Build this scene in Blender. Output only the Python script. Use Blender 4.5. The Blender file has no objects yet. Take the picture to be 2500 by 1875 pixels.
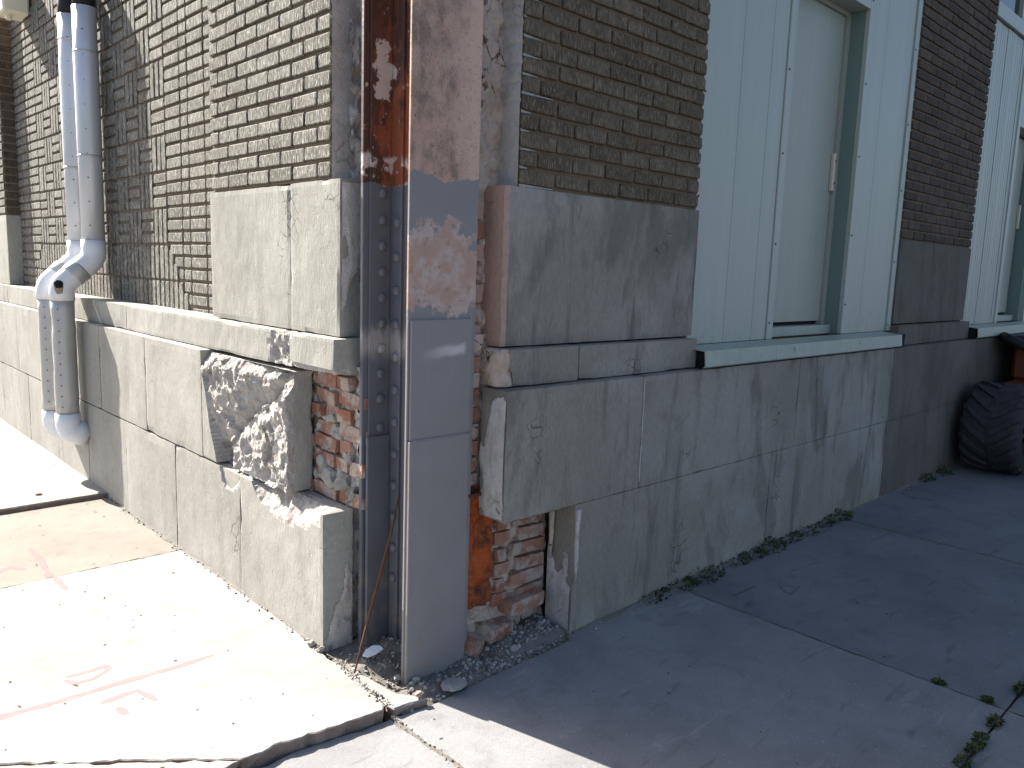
import bpy, bmesh, math, random
from mathutils import Vector, Matrix, noise as mn

random.seed(7)
D = bpy.data
SC = bpy.context.scene
COL = SC.collection
rad = math.radians

# ------------------------------------------------------------------ camera
yaw, pitch, roll = rad(46.196), rad(-8.280), rad(1.943)
fw = Vector((math.cos(yaw) * math.cos(pitch), math.sin(yaw) * math.cos(pitch), math.sin(pitch)))
rt = Vector((math.sin(yaw), -math.cos(yaw), 0))
up = rt.cross(fw)
r2 = rt * math.cos(roll) + up * math.sin(roll)
u2 = -rt * math.sin(roll) + up * math.cos(roll)
CAM = Vector((-1.5725, -2.1684, 1.56))
cd = D.cameras.new('camera')
cd.sensor_width = 36.0
cd.lens = 1932.49 / 2500 * 36.0
cd.clip_start = 0.05
cd.clip_end = 2000
cam = D.objects.new('camera', cd)
m = Matrix((r2, u2, -fw)).transposed().to_4x4()
m.translation = CAM
cam.matrix_world = m
COL.objects.link(cam)
SC.camera = cam

# ------------------------------------------------------------------ sky, sun, exposure
EL = rad(36.0)
sx, sy = -0.238, 0.971                        # horizontal direction towards the sun
W = D.worlds.new('World')
SC.world = W
W.use_nodes = True
wt = W.node_tree
sky = wt.nodes.new('ShaderNodeTexSky')
sky.sky_type = 'NISHITA'
sky.sun_disc = False
sky.sun_elevation = EL
sky.sun_rotation = math.atan2(sx, sy)
sky.air_density = 0.8
sky.dust_density = 2.2
sky.ozone_density = 0.5
wt.links.new(sky.outputs[0], wt.nodes['Background'].inputs[0])
wt.nodes['Background'].inputs[1].default_value = 0.072
sd = D.lights.new('sun', 'SUN')
sd.energy = 5.0
sd.angle = rad(0.5)
sd.color = (1.0, 0.95, 0.87)
sun = D.objects.new('sun', sd)
COL.objects.link(sun)
ce = math.cos(EL)
sun.rotation_euler = Vector((-sx * ce, -sy * ce, -math.sin(EL))).to_track_quat('-Z', 'Y').to_euler()
sun.location = (-3, 12, 9)
SC.view_settings.view_transform = 'Standard'
SC.view_settings.look = 'None'
SC.view_settings.gamma = 1.0
SC.view_settings.use_curve_mapping = False
SC.view_settings.exposure = 1.92

# ------------------------------------------------------------------ material helper
class Mat:
    def __init__(s, name, rough=0.85, metal=0.0, spec=0.25):
        s.m = D.materials.new(name)
        s.m.use_nodes = True
        s.t = s.m.node_tree
        s.b = s.t.nodes['Principled BSDF']
        s.b.inputs['Roughness'].default_value = rough
        s.b.inputs['Metallic'].default_value = metal
        s.b.inputs['Specular IOR Level'].default_value = spec
        s.geo = s.t.nodes.new('ShaderNodeNewGeometry')
        s.pos = s.geo.outputs['Position']
    def put(s, sock, v):
        if hasattr(v, 'is_linked') or hasattr(v, 'links'):
            s.t.links.new(v, sock)
        elif isinstance(v, (tuple, list)) and len(v) == 3 and sock.type == 'RGBA':
            sock.default_value = (*v, 1)
        else:
            sock.default_value = v
    def vec(s, st=(1, 1, 1), off=(0, 0, 0)):
        a = s.t.nodes.new('ShaderNodeVectorMath'); a.operation = 'MULTIPLY_ADD'
        s.t.links.new(s.pos, a.inputs[0]); a.inputs[1].default_value = st; a.inputs[2].default_value = off
        return a.outputs[0]
    def noise(s, sc, det=4, ro=0.6, st=None, off=(0, 0, 0), dist=0.0):
        n = s.t.nodes.new('ShaderNodeTexNoise')
        s.t.links.new(s.vec(st or (1, 1, 1), off), n.inputs['Vector'])
        n.inputs['Scale'].default_value = sc; n.inputs['Detail'].default_value = det
        n.inputs['Roughness'].default_value = ro; n.inputs['Distortion'].default_value = dist
        return n.outputs['Fac']
    def voro(s, sc, feat='DISTANCE_TO_EDGE', st=None, off=(0, 0, 0)):
        n = s.t.nodes.new('ShaderNodeTexVoronoi'); n.feature = feat
        s.t.links.new(s.vec(st or (1, 1, 1), off), n.inputs['Vector'])
        n.inputs['Scale'].default_value = sc
        return n.outputs['Distance']
    def ramp(s, f, stops, interp='LINEAR'):
        r = s.t.nodes.new('ShaderNodeValToRGB'); s.put(r.inputs[0], f)
        cr = r.color_ramp; cr.interpolation = interp
        while len(cr.elements) < len(stops): cr.elements.new(0.5)
        for e, (p, c) in zip(cr.elements, stops):
            e.position = p; e.color = (*c, 1) if isinstance(c, tuple) else (c, c, c, 1)
        return r.outputs[0]
    def mix(s, f, a, b, bl='MIX'):
        n = s.t.nodes.new('ShaderNodeMix'); n.data_type = 'RGBA'; n.blend_type = bl
        s.put(n.inputs[0], f); s.put(n.inputs[6], a); s.put(n.inputs[7], b)
        return n.outputs[2]
    def math(s, op, a, b=0.0, c=None):
        n = s.t.nodes.new('ShaderNodeMath'); n.operation = op
        s.put(n.inputs[0], a); s.put(n.inputs[1], b)
        if c is not None: s.put(n.inputs[2], c)
        return n.outputs[0]
    def xyz(s):
        n = s.t.nodes.new('ShaderNodeSeparateXYZ'); s.t.links.new(s.pos, n.inputs[0]); return n.outputs
    def step(s, v, a, b):
        n = s.t.nodes.new('ShaderNodeMapRange'); n.interpolation_type = 'SMOOTHSTEP'
        s.put(n.inputs[0], v); n.inputs[1].default_value = a; n.inputs[2].default_value = b
        return n.outputs[0]
    def rnd(s):
        o = s.t.nodes.new('ShaderNodeObjectInfo').outputs['Random']
        return s.math('FRACT', s.math('ADD', s.math('MULTIPLY', o, 7.31), s.geo.outputs['Random Per Island']))
    def color(s, c): s.put(s.b.inputs['Base Color'], c)
    def bump(s, h, st=0.5, dist=0.01):
        n = s.t.nodes.new('ShaderNodeBump'); n.inputs['Strength'].default_value = st
        n.inputs['Distance'].default_value = dist; s.put(n.inputs['Height'], h)
        s.t.links.new(n.outputs[0], s.b.inputs['Normal'])

def flat(name, c, rough=0.7, metal=0.0, spec=0.25, var=0.12, sc=9, bump=0.0):
    a = Mat(name, rough, metal, spec)
    lo = tuple(x * (1 - var) for x in c); hi = tuple(min(1, x * (1 + var)) for x in c)
    a.color(a.mix(a.noise(sc, 6, 0.65), lo, hi))
    if bump: a.bump(a.noise(sc * 12, 5), bump, 0.004)
    return a.m

def concrete(name, c1, c2, dark, stain, streak=0.5, pits=True, seedoff=0.0, dirty=0.6):
    a = Mat(name, 0.92, 0, 0.15)
    off = (seedoff, seedoff * 1.7, seedoff * 0.6)
    big = a.noise(1.7, 7, 0.62, off=off)
    col = a.mix(a.step(big, 0.35, 0.68), c1, c2)
    st = a.noise(7, 6, 0.65, st=(1, 1, 0.16), off=off, dist=0.4)
    col = a.mix(a.math('MULTIPLY', a.step(st, 0.5, 0.72), stain), col, dark)
    pale = a.noise(4.3, 7, 0.7, st=(1, 1, 0.3), off=(off[0] + 9, off[1], off[2]))
    col = a.mix(a.math('MULTIPLY', a.step(pale, 0.55, 0.75), dirty * 0.5), col, tuple(min(1, x * 1.45) for x in c2))
    bs = a.noise(2.6, 6, 0.6, st=(1, 1, 0.45), off=(off[0] + 4, off[1] + 2, off[2]), dist=0.6)
    col = a.mix(a.math('MULTIPLY', a.step(bs, 0.52, 0.62), stain * 0.55), col, tuple(x * 0.95 for x in dark))
    ck = a.math('ADD', a.voro(16, 'DISTANCE_TO_EDGE', off=off), a.math('MULTIPLY', a.noise(40, 3), 0.14))
    cl = a.math('MULTIPLY', a.step(ck, 0.115, 0.085), a.step(a.noise(3.1, 4, 0.6, off=(off[0] + 1, 2, 5)), 0.60, 0.70))
    col = a.mix(a.math('MULTIPLY', cl, 0.7), col, (0.05, 0.045, 0.04))
    fine = a.noise(75, 5, 0.7, st=(1, 1, 0.45))
    col = a.mix(a.step(fine, 0.3, 0.75), a.mix(0.22, col, (0.03, 0.03, 0.025)), col)
    a.color(col)
    ver = a.noise(150, 4, 0.65, st=(1, 1, 0.16))
    gr = a.noise(230, 3, 0.6)
    pit = a.voro(34, 'F1')
    h = a.math('ADD', a.math('MULTIPLY', ver, streak), a.math('MULTIPLY', gr, 0.35))
    if pits:
        h = a.math('ADD', h, a.math('MULTIPLY', a.step(pit, 0.05, 0.18), 0.5))
    h = a.math('ADD', h, a.math('MULTIPLY', a.noise(6, 5, 0.6), 1.2))
    a.bump(h, 0.55, 0.004)
    return a.m

M = {}
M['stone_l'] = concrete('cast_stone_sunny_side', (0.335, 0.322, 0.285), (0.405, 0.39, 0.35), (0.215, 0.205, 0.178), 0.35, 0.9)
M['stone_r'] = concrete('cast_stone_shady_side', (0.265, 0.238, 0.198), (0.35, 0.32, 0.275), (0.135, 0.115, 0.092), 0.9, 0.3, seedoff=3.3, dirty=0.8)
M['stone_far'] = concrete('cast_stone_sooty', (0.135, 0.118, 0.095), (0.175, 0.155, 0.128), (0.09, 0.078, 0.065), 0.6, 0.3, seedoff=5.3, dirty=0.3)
M['stone_cut'] = concrete('cast_stone_cut_end', (0.30, 0.28, 0.24), (0.44, 0.415, 0.37), (0.17, 0.155, 0.125), 0.7, 0.2, seedoff=8.1)
M['stone_pink'] = concrete('stone_end_pink', (0.46, 0.29, 0.225), (0.50, 0.34, 0.27), (0.36, 0.25, 0.2), 0.4, 0.3, seedoff=2.1)

def fracture():
    a = Mat('broken_stone', 0.95, 0, 0.1)
    c = a.mix(a.step(a.noise(9, 6), 0.35, 0.7), (0.40, 0.365, 0.33), (0.54, 0.51, 0.47))
    c = a.mix(a.step(a.noise(30, 5), 0.58, 0.75), c, (0.30, 0.23, 0.17))
    a.color(c)
    h = a.math('ADD', a.noise(45, 6, 0.7), a.math('MULTIPLY', a.voro(30, 'F1'), 0.8))
    a.bump(h, 1.0, 0.02)
    return a.m
M['fracture'] = fracture()

def brick_mat(name, c1, c2, fleck, fl=0.5, bump=0.9):
    a = Mat(name, 0.9, 0, 0.2)
    r = a.rnd()
    c = a.mix(r, c1, c2)
    blot = a.noise(11, 5, 0.65)
    c = a.mix(a.step(blot, 0.35, 0.75), a.mix(0.45, c, (0.03, 0.027, 0.022)), c)
    rug = a.noise(150, 3, 0.7, st=(1, 1, 0.22))
    c = a.mix(a.math('MULTIPLY', a.step(rug, 0.5, 0.66), fl), c, fleck)
    c = a.mix(a.math('MULTIPLY', a.step(rug, 0.46, 0.3), 0.55), c, (0.02, 0.018, 0.015))
    a.color(c)
    h = a.math('ADD', rug, a.math('MULTIPLY', a.noise(40, 4, 0.6), 0.5))
    a.bump(h, bump, 0.006)
    return a.m
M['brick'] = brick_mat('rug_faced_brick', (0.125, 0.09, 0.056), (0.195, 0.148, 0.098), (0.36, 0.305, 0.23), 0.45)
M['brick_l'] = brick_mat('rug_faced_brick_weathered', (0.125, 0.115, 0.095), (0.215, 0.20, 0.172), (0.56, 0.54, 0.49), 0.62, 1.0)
M['brick_far'] = brick_mat('rug_faced_brick_dark', (0.085, 0.058, 0.042), (0.14, 0.10, 0.075), (0.22, 0.175, 0.13), 0.4)  # darkest of the brick tones

def mortar_mat(name, c1, c2, bs=0.6):
    a = Mat(name, 0.95, 0, 0.1)
    a.color(a.mix(a.noise(7, 7, 0.7), c1, c2))
    a.bump(a.math('ADD', a.noise(90, 5, 0.7), a.noise(22, 5)), bs, 0.008)
    return a.m
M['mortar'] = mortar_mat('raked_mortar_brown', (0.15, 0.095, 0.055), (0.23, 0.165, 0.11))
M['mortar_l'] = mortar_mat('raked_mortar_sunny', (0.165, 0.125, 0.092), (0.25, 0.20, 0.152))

def parge_mat(name, c1, c2, c3, crack=0.6):
    a = Mat(name, 0.95, 0, 0.1)
    c = a.mix(a.step(a.noise(5, 6, 0.7), 0.35, 0.7), c1, c2)
    c = a.mix(a.step(a.noise(13, 6, 0.7, off=(4, 1, 2)), 0.52, 0.7), c, c3)
    ck = a.voro(9, 'DISTANCE_TO_EDGE', st=(1.3, 1.3, 0.6))
    wob = a.math('ADD', ck, a.math('MULTIPLY', a.noise(35, 4), 0.12))
    line = a.step(wob, 0.085, 0.06)
    gate = a.step(a.noise(4, 3, off=(1, 7, 3)), 0.45, 0.6)
    c = a.mix(a.math('MULTIPLY', a.math('MULTIPLY', line, gate), crack), c, (0.04, 0.03, 0.025))
    a.color(c)
    h = a.math('ADD', a.noise(60, 6, 0.7), a.math('MULTIPLY', a.noise(14, 5), 1.5))
    a.bump(h, 0.8, 0.012)
    return a.m
M['parge'] = parge_mat('smeared_mortar', (0.46, 0.42, 0.38), (0.57, 0.535, 0.50), (0.38, 0.34, 0.30), 0.35)
M['plaster'] = parge_mat('cracked_pink_mortar', (0.47, 0.36, 0.29), (0.60, 0.49, 0.42), (0.42, 0.26, 0.18), 0.9)

def redbrick():
    a = Mat('common_red_brick', 0.92, 0, 0.12)
    c = a.mix(a.rnd(), (0.31, 0.135, 0.085), (0.40, 0.225, 0.16))
    c = a.mix(a.step(a.noise(12, 6, 0.7), 0.44, 0.60), c, (0.45, 0.38, 0.32))
    c = a.mix(a.step(a.noise(8, 6, 0.7, off=(5, 2, 9)), 0.6, 0.78), c, (0.16, 0.11, 0.09))
    a.color(c)
    a.bump(a.math('ADD', a.noise(70, 6, 0.7), a.noise(18, 4)), 0.9, 0.012)
    return a.m
M['redbrick'] = redbrick()
def rustbrick():
    a = Mat('rust_stained_fill', 0.85, 0, 0.2)
    c = a.mix(a.step(a.noise(7, 6, 0.7, st=(1, 1, 1.6)), 0.36, 0.62), (0.10, 0.045, 0.03), (0.47, 0.10, 0.025))
    c = a.mix(a.step(a.noise(17, 6, 0.7, off=(3, 3, 3)), 0.6, 0.72), c, (0.45, 0.26, 0.16))
    a.color(c)
    a.bump(a.noise(40, 6, 0.7), 0.8, 0.015)
    return a.m
M['rustfill'] = rustbrick()

# steel column ---------------------------------------------------------------
def column_front():
    a = Mat('column_front_paint', 0.55, 0.0, 0.3)
    x, y, z = a.xyz()
    n1 = a.noise(5, 6, 0.65); n2 = a.noise(14, 6, 0.7, off=(2, 5, 1))
    rust = a.mix(a.step(a.noise(13, 7, 0.75, st=(1.2, 1.2, 0.7)), 0.34, 0.62), (0.23, 0.145, 0.105), (0.48, 0.30, 0.22))
    rust = a.mix(a.step(n2, 0.56, 0.72), rust, (0.54, 0.28, 0.19))
    rust = a.mix(a.step(a.math('ADD', a.math('MULTIPLY', a.math('SUBTRACT', x, 0.25), 3.0), n1), 0.5, 0.95), rust, (0.58, 0.37, 0.275))
    speck = a.noise(120, 3, 0.8)
    rust = a.mix(a.step(speck, 0.58, 0.72), rust, (0.06, 0.04, 0.035))
    paint = a.mix(n1, (0.205, 0.187, 0.178), (0.255, 0.233, 0.222))
    zz = a.math('ADD', z, a.math('MULTIPLY', a.math('SUBTRACT', a.noise(9, 4), 0.5), 0.10))
    c = a.mix(a.step(zz, 1.875, 1.882), paint, rust)
    # peeled patch between the paint top and the cover plate
    cx = a.math('MULTIPLY', a.math('SUBTRACT', x, 0.25), 2.6)
    cz = a.math('MULTIPLY', a.math('SUBTRACT', z, 1.545), 5.4)
    dd = a.math('ADD', a.math('MULTIPLY', cx, cx), a.math('MULTIPLY', cz, cz))
    dd = a.math('ADD', dd, a.math('MULTIPLY', a.math('SUBTRACT', a.noise(6, 7, 0.7, off=(4, 0, 2)), 0.5), 5.5))
    peel = a.mix(a.step(n2, 0.42, 0.62), (0.42, 0.26, 0.20), (0.47, 0.36, 0.31))
    peel = a.mix(a.step(a.noise(30, 5, 0.7), 0.55, 0.68), peel, (0.34, 0.20, 0.11))
    inz = a.step(z, 1.30, 1.36)
    c = a.mix(a.math('MULTIPLY', a.step(dd, 0.95, 0.75), inz), c, peel)
    a.color(c)
    h = a.math('ADD', a.noise(60, 5, 0.7), a.math('MULTIPLY', a.noise(200, 3), 0.4))
    a.bump(h, 0.25, 0.004)
    return a.m
M['col_front'] = column_front()
def column_plate():
    a = Mat('column_plate_paint', 0.5, 0.0, 0.35)
    x, y, z = a.xyz()
    c = a.mix(a.noise(6, 6, 0.65), (0.205, 0.187, 0.178), (0.255, 0.233, 0.222))
    # pale slanting streak across the plate
    ln = a.math('SUBTRACT', z, a.math('ADD', 1.222, a.math('MULTIPLY', x, 0.10)))
    ln = a.math('ABSOLUTE', a.math('ADD', ln, a.math('MULTIPLY', a.math('SUBTRACT', a.noise(12, 5), 0.5), 0.05)))
    m1 = a.math('MULTIPLY', a.step(ln, 0.030, 0.006), a.step(x, 0.14, 0.34))
    m1 = a.math('MULTIPLY', m1, a.step(x, 0.385, 0.36))
    c = a.mix(a.math('MULTIPLY', m1, 0.8), c, (0.56, 0.52, 0.48))
    c = a.mix(a.math('MULTIPLY', a.step(a.noise(38, 4, 0.7), 0.70, 0.76), 0.6), c, (0.42, 0.40, 0.38))
    c = a.mix(a.math('MULTIPLY', a.step(a.noise(3.2, 6, 0.7, st=(1, 1, 0.4)), 0.52, 0.75), 0.35), c, (0.24, 0.225, 0.215))
    low = a.math('MULTIPLY', a.step(z, 0.55, 0.02), a.step(a.noise(16, 7, 0.75, off=(2, 2, 2)), 0.50, 0.64))
    c = a.mix(a.math('MULTIPLY', low, 0.75), c, (0.23, 0.185, 0.15))
    rs = a.math('MULTIPLY', a.step(a.noise(24, 6, 0.75, off=(7, 1, 3)), 0.66, 0.72), 0.8)
    c = a.mix(rs, c, (0.24, 0.12, 0.075))
    br = a.noise(60, 3, 0.6, st=(1, 1, 0.03))
    c = a.mix(a.math('MULTIPLY', a.step(br, 0.45, 0.7), 0.07), c, (0.30, 0.285, 0.28))
    a.color(c)
    a.bump(a.math('ADD', a.noise(70, 5, 0.65), a.math('MULTIPLY', br, 0.25)), 0.22, 0.004)
    return a.m
M['col_plate'] = column_plate()
def column_back():
    a = Mat('column_back_paint', 0.5, 0.0, 0.4)
    x, y, z = a.xyz()
    n1 = a.noise(6, 7, 0.7, st=(1.6, 1.6, 0.7))
    n1 = a.math('ADD', n1, a.math('MULTIPLY', a.math('SUBTRACT', x, 0.222), 1.8))
    rust = a.mix(a.step(n1, 0.47, 0.60), (0.06, 0.03, 0.024), (0.23, 0.068, 0.033))
    rust = a.mix(a.step(a.noise(16, 6, 0.7, off=(3, 1, 4)), 0.56, 0.7), rust, (0.12, 0.05, 0.04))
    sp = a.noise(26, 5, 0.75, st=(1, 1, 0.7), off=(1, 1, 7))
    rust = a.mix(a.step(sp, 0.62, 0.66), rust, (0.42, 0.37, 0.34))
    # splash of mortar
    cx = a.math('MULTIPLY', a.math('SUBTRACT', x, 0.215), 22.0)
    cz = a.math('MULTIPLY', a.math('SUBTRACT', z, 2.28), 7.5)
    dd = a.math('ADD', a.math('MULTIPLY', cx, cx), a.math('MULTIPLY', cz, cz))
    dd = a.math('ADD', dd, a.math('MULTIPLY', a.math('SUBTRACT', a.noise(18, 6, 0.7), 0.5), 4.5))
    rust = a.mix(a.step(dd, 0.8, 0.6), rust, (0.42, 0.39, 0.37))
    zl = a.math('ADD', z, a.math('MULTIPLY', a.math('SUBTRACT', a.noise(14, 5), 0.5), 0.16))
    rust = a.mix(a.math('MULTIPLY', a.step(zl, 1.98, 1.95), a.step(a.noise(13, 5, off=(8, 8, 8)), 0.47, 0.55)), rust, (0.46, 0.42, 0.40))
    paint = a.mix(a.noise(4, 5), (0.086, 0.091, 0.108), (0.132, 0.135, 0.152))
    zs = a.math('ADD', z, a.math('MULTIPLY', a.math('SUBTRACT', a.noise(45, 4, 0.6, st=(1, 1, 0.2)), 0.5), 0.12))
    pale_band = a.math('MULTIPLY', a.step(zs, 1.17, 1.24), a.step(zs, 1.33, 1.27))  # paler horizontal band across the back paint
    paint = a.mix(a.math('MULTIPLY', pale_band, 0.55), paint, (0.40, 0.37, 0.34))
    dirt = a.math('MULTIPLY', a.step(z, 0.55, 0.0), a.step(a.noise(9, 6, 0.7), 0.42, 0.65))
    paint = a.mix(a.math('MULTIPLY', dirt, 0.6), paint, (0.27, 0.22, 0.17))
    zz = a.math('ADD', z, a.math('MULTIPLY', a.math('SUBTRACT', a.noise(12, 4), 0.5), 0.04))
    c = a.mix(a.step(zz, 1.862, 1.868), paint, rust)
    a.color(c)
    a.b.inputs['Roughness'].default_value = 0.45
    a.bump(a.math('ADD', a.noise(40, 6, 0.7), a.math('MULTIPLY', a.noise(150, 3), 0.3)), 0.3, 0.006)
    return a.m
M['col_back'] = column_back()

# ground ----------------------------------------------------------------------
def pavement(name, c1, c2, dark=0.4, scuff=0.3):
    a = Mat(name, 0.9, 0, 0.2)
    c = a.mix(a.step(a.noise(1.3, 7, 0.65), 0.3, 0.7), c1, c2)
    c = a.mix(a.math('MULTIPLY', a.step(a.noise(5, 7, 0.7, off=(3, 2, 1)), 0.48, 0.75), dark), c, tuple(v * 0.62 for v in c1))
    c = a.mix(a.math('MULTIPLY', a.step(a.noise(4.5, 6, 0.7, st=(0.45, 1.6, 1), off=(9, 0, 0)), 0.6, 0.72), scuff), c, tuple(min(1, v * 1.5) for v in c2))
    # rubber scuffs: short dark streaks
    sc = a.noise(7.5, 3, 0.5, st=(0.4, 2.4, 1), off=(2, 6, 0), dist=0.8)
    c = a.mix(a.math('MULTIPLY', a.step(sc, 0.62, 0.74), scuff), c, tuple(v * 0.45 for v in c1))
    sp = a.voro(26, 'F1', off=(1, 1, 0))
    c = a.mix(a.math('MULTIPLY', a.step(sp, 0.10, 0.06), 0.5), c, tuple(min(1, v * 1.9) for v in c2))
    sp2 = a.voro(38, 'F1', off=(4, 7, 0))
    c = a.mix(a.math('MULTIPLY', a.step(sp2, 0.09, 0.05), 0.8), c, (0.07, 0.06, 0.05))
    fine = a.noise(240, 3, 0.7)
    c = a.mix(a.step(fine, 0.35, 0.7), a.mix(0.25, c, (0.05, 0.05, 0.05)), c)
    a.color(c)
    h = a.math('ADD', fine, a.math('MULTIPLY', a.noise(50, 5, 0.7), 0.8))
    h = a.math('ADD', h, a.math('MULTIPLY', a.noise(4, 4), 2.0))
    a.bump(h, 0.4, 0.004)
    return a.m
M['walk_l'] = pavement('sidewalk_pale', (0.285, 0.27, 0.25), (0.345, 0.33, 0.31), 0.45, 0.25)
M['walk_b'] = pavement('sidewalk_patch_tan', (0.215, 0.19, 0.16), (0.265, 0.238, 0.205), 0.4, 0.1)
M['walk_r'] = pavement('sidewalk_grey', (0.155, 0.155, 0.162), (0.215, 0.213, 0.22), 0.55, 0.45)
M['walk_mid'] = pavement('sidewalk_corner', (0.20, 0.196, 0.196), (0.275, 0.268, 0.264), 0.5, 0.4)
M['slabedge'] = flat('slab_broken_edge', (0.26, 0.19, 0.15), 0.95, var=0.35, sc=20, bump=0.6)
M['asphalt'] = flat('street_asphalt', (0.06, 0.06, 0.062), 0.95, var=0.2, sc=20, bump=0.5)
M['dirt'] = flat('crumbled_dirt', (0.17, 0.155, 0.135), 0.97, var=0.5, sc=30, bump=0.9)
M['gravel'] = None
def gravel_mat():
    a = Mat('gravel_bits', 0.95, 0, 0.15)
    a.color(a.ramp(a.geo.outputs['Random Per Island'], [(0, (0.13, 0.12, 0.11)), (0.45, (0.24, 0.225, 0.20)), (0.8, (0.33, 0.31, 0.28)), (0.92, (0.45, 0.43, 0.40)), (1, (0.36, 0.18, 0.12))]))
    a.bump(a.noise(120, 4), 0.6, 0.004)
    return a.m
M['gravel'] = gravel_mat()
def spray(name, col, dens):
    a = Mat(name, 0.9, 0, 0.1)
    a.color(col)
    n = a.noise(30, 6, 0.75)
    n2 = a.noise(5, 4, 0.6, off=(1, 2, 3))
    al = a.math('MULTIPLY', a.step(n, 0.15, 0.6), a.step(n2, 0.15, 0.55))
    a.put(a.b.inputs['Alpha'], a.math('MULTIPLY', al, dens))
    return a.m
M['pink'] = spray('faded_pink_spray', (0.46, 0.235, 0.24), 0.68)
M['red'] = spray('faded_red_spray', (0.22, 0.085, 0.09), 0.3)

# metal and the rest --------------------------------------------------------------
def panel_mat(name, c, streakc):
    a = Mat(name, 0.42, 0.0, 0.45)
    s1 = a.noise(11, 4, 0.6, st=(1, 1, 0.02))
    c2 = a.mix(a.step(s1, 0.3, 0.75), c, streakc)
    c2 = a.mix(a.math('MULTIPLY', a.step(a.noise(6, 6, 0.7), 0.6, 0.8), 0.15), c2, (0.3, 0.29, 0.25))
    dr = a.noise(26, 5, 0.65, st=(1, 1, 0.035), off=(3, 0, 1))
    c2 = a.mix(a.math('MULTIPLY', a.step(dr, 0.52, 0.75), 0.22), c2, (0.22, 0.22, 0.19))
    _, _, zz = a.xyz()
    c2 = a.mix(a.math('MULTIPLY', a.math('MULTIPLY', a.step(zz, 1.45, 1.2), a.step(a.noise(18, 6, 0.7), 0.4, 0.7)), 0.3), c2, (0.2, 0.18, 0.15))
    a.color(c2)
    a.bump(a.math('ADD', a.noise(3, 3, st=(1, 1, 0.2)), a.math('MULTIPLY', a.noise(60, 3, st=(1, 1, 0.05)), 0.15)), 0.12, 0.01)
    return a.m
M['panel'] = panel_mat('pale_green_metal', (0.34, 0.36, 0.31), (0.375, 0.395, 0.342))
M['door'] = panel_mat('cream_green_door_paint', (0.335, 0.34, 0.275), (0.36, 0.362, 0.295))
M['reveal'] = panel_mat('green_metal_return', (0.15, 0.215, 0.185), (0.17, 0.24, 0.205))
M['sillm'] = panel_mat('sill_flashing', (0.315, 0.35, 0.295), (0.345, 0.38, 0.32))
M['dark'] = flat('dark_gap', (0.012, 0.012, 0.012), 0.9)  # near-black colour stands in for the shade in gaps and holes
M['hinge'] = flat('cream_hinge_metal', (0.62, 0.53, 0.42), 0.35, 0.2, 0.5)
M['screw'] = flat('dark_screw', (0.09, 0.085, 0.08), 0.5, 0.5)
M['rivetdot'] = flat('jacket_rivet', (0.10, 0.09, 0.10), 0.5, 0.4)
def glass():
    a = Mat('dark_window_glass', 0.06, 0, 0.6); a.color((0.018, 0.02, 0.03)); return a.m
M['glass'] = glass()
def jacket(name, c1, c2, metal):
    a = Mat(name, 0.42, metal, 0.5)
    c = a.mix(a.noise(5, 5, 0.6, st=(1, 1, 0.3)), c1, c2)
    c = a.mix(a.math('MULTIPLY', a.step(a.noise(14, 6, 0.7), 0.6, 0.75), 0.3), c, (0.30, 0.27, 0.24))
    a.color(c)
    a.bump(a.noise(7, 4, 0.6), 0.25, 0.02)
    return a.m
M['jacket_up'] = jacket('pale_pipe_jacket', (0.50, 0.52, 0.56), (0.58, 0.60, 0.63), 0.3)
M['jacket_lo'] = jacket('dull_grey_pipe_jacket', (0.40, 0.39, 0.375), (0.50, 0.485, 0.47), 0.35)
M['fitting'] = jacket('white_pipe_fitting', (0.66, 0.67, 0.70), (0.76, 0.76, 0.77), 0.0)
M['torn'] = flat('torn_insulation', (0.30, 0.24, 0.17), 0.95, var=0.6, sc=40, bump=0.8)
M['rod'] = flat('rusty_rod', (0.13, 0.065, 0.035), 0.85, 0.2, var=0.4, sc=40, bump=0.5)
M['scrap'] = flat('white_plastic_scrap', (0.74, 0.76, 0.80), 0.5, var=0.05)
M['leaf'] = None
def leaf():
    a = Mat('weed_leaf', 0.7, 0, 0.2)
    a.color(a.ramp(a.geo.outputs['Random Per Island'], [(0, (0.022, 0.04, 0.014)), (0.6, (0.045, 0.07, 0.02)), (1, (0.12, 0.10, 0.05))]))
    return a.m
M['leaf'] = leaf()
M['tyre'] = flat('tyre_rubber', (0.042, 0.042, 0.043), 0.8, var=0.6, sc=15, bump=0.5, spec=0.3)
M['orange'] = flat('orange_machine_paint', (0.13, 0.034, 0.012), 0.6, var=0.25, sc=10, spec=0.4)
M['blackpaint'] = flat('black_machine_steel', (0.018, 0.018, 0.02), 0.6, var=0.3)
M['tan'] = flat('tan_machine_casting', (0.26, 0.225, 0.13), 0.6, var=0.25, sc=14)
M['chrome'] = flat('polished_cylinder_rod', (0.5, 0.5, 0.52), 0.18, 1.0)
M['cream'] = flat('cream_box_plastic', (0.66, 0.62, 0.48), 0.5, var=0.06)
M['twig'] = flat('dry_debris', (0.10, 0.075, 0.055), 0.95, var=0.4, sc=30)

# ------------------------------------------------------------------ geometry helpers
def tag(o, label=None, cat=None, group=None, kind=None):
    if label: o['label'] = label
    if cat: o['category'] = cat
    if group: o['group'] = group
    if kind: o['kind'] = kind
    return o

def empty(name, loc=(0, 0, 0)):
    o = D.objects.new(name, None); o.location = loc; o.empty_display_size = 0.1
    COL.objects.link(o); return o

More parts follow.
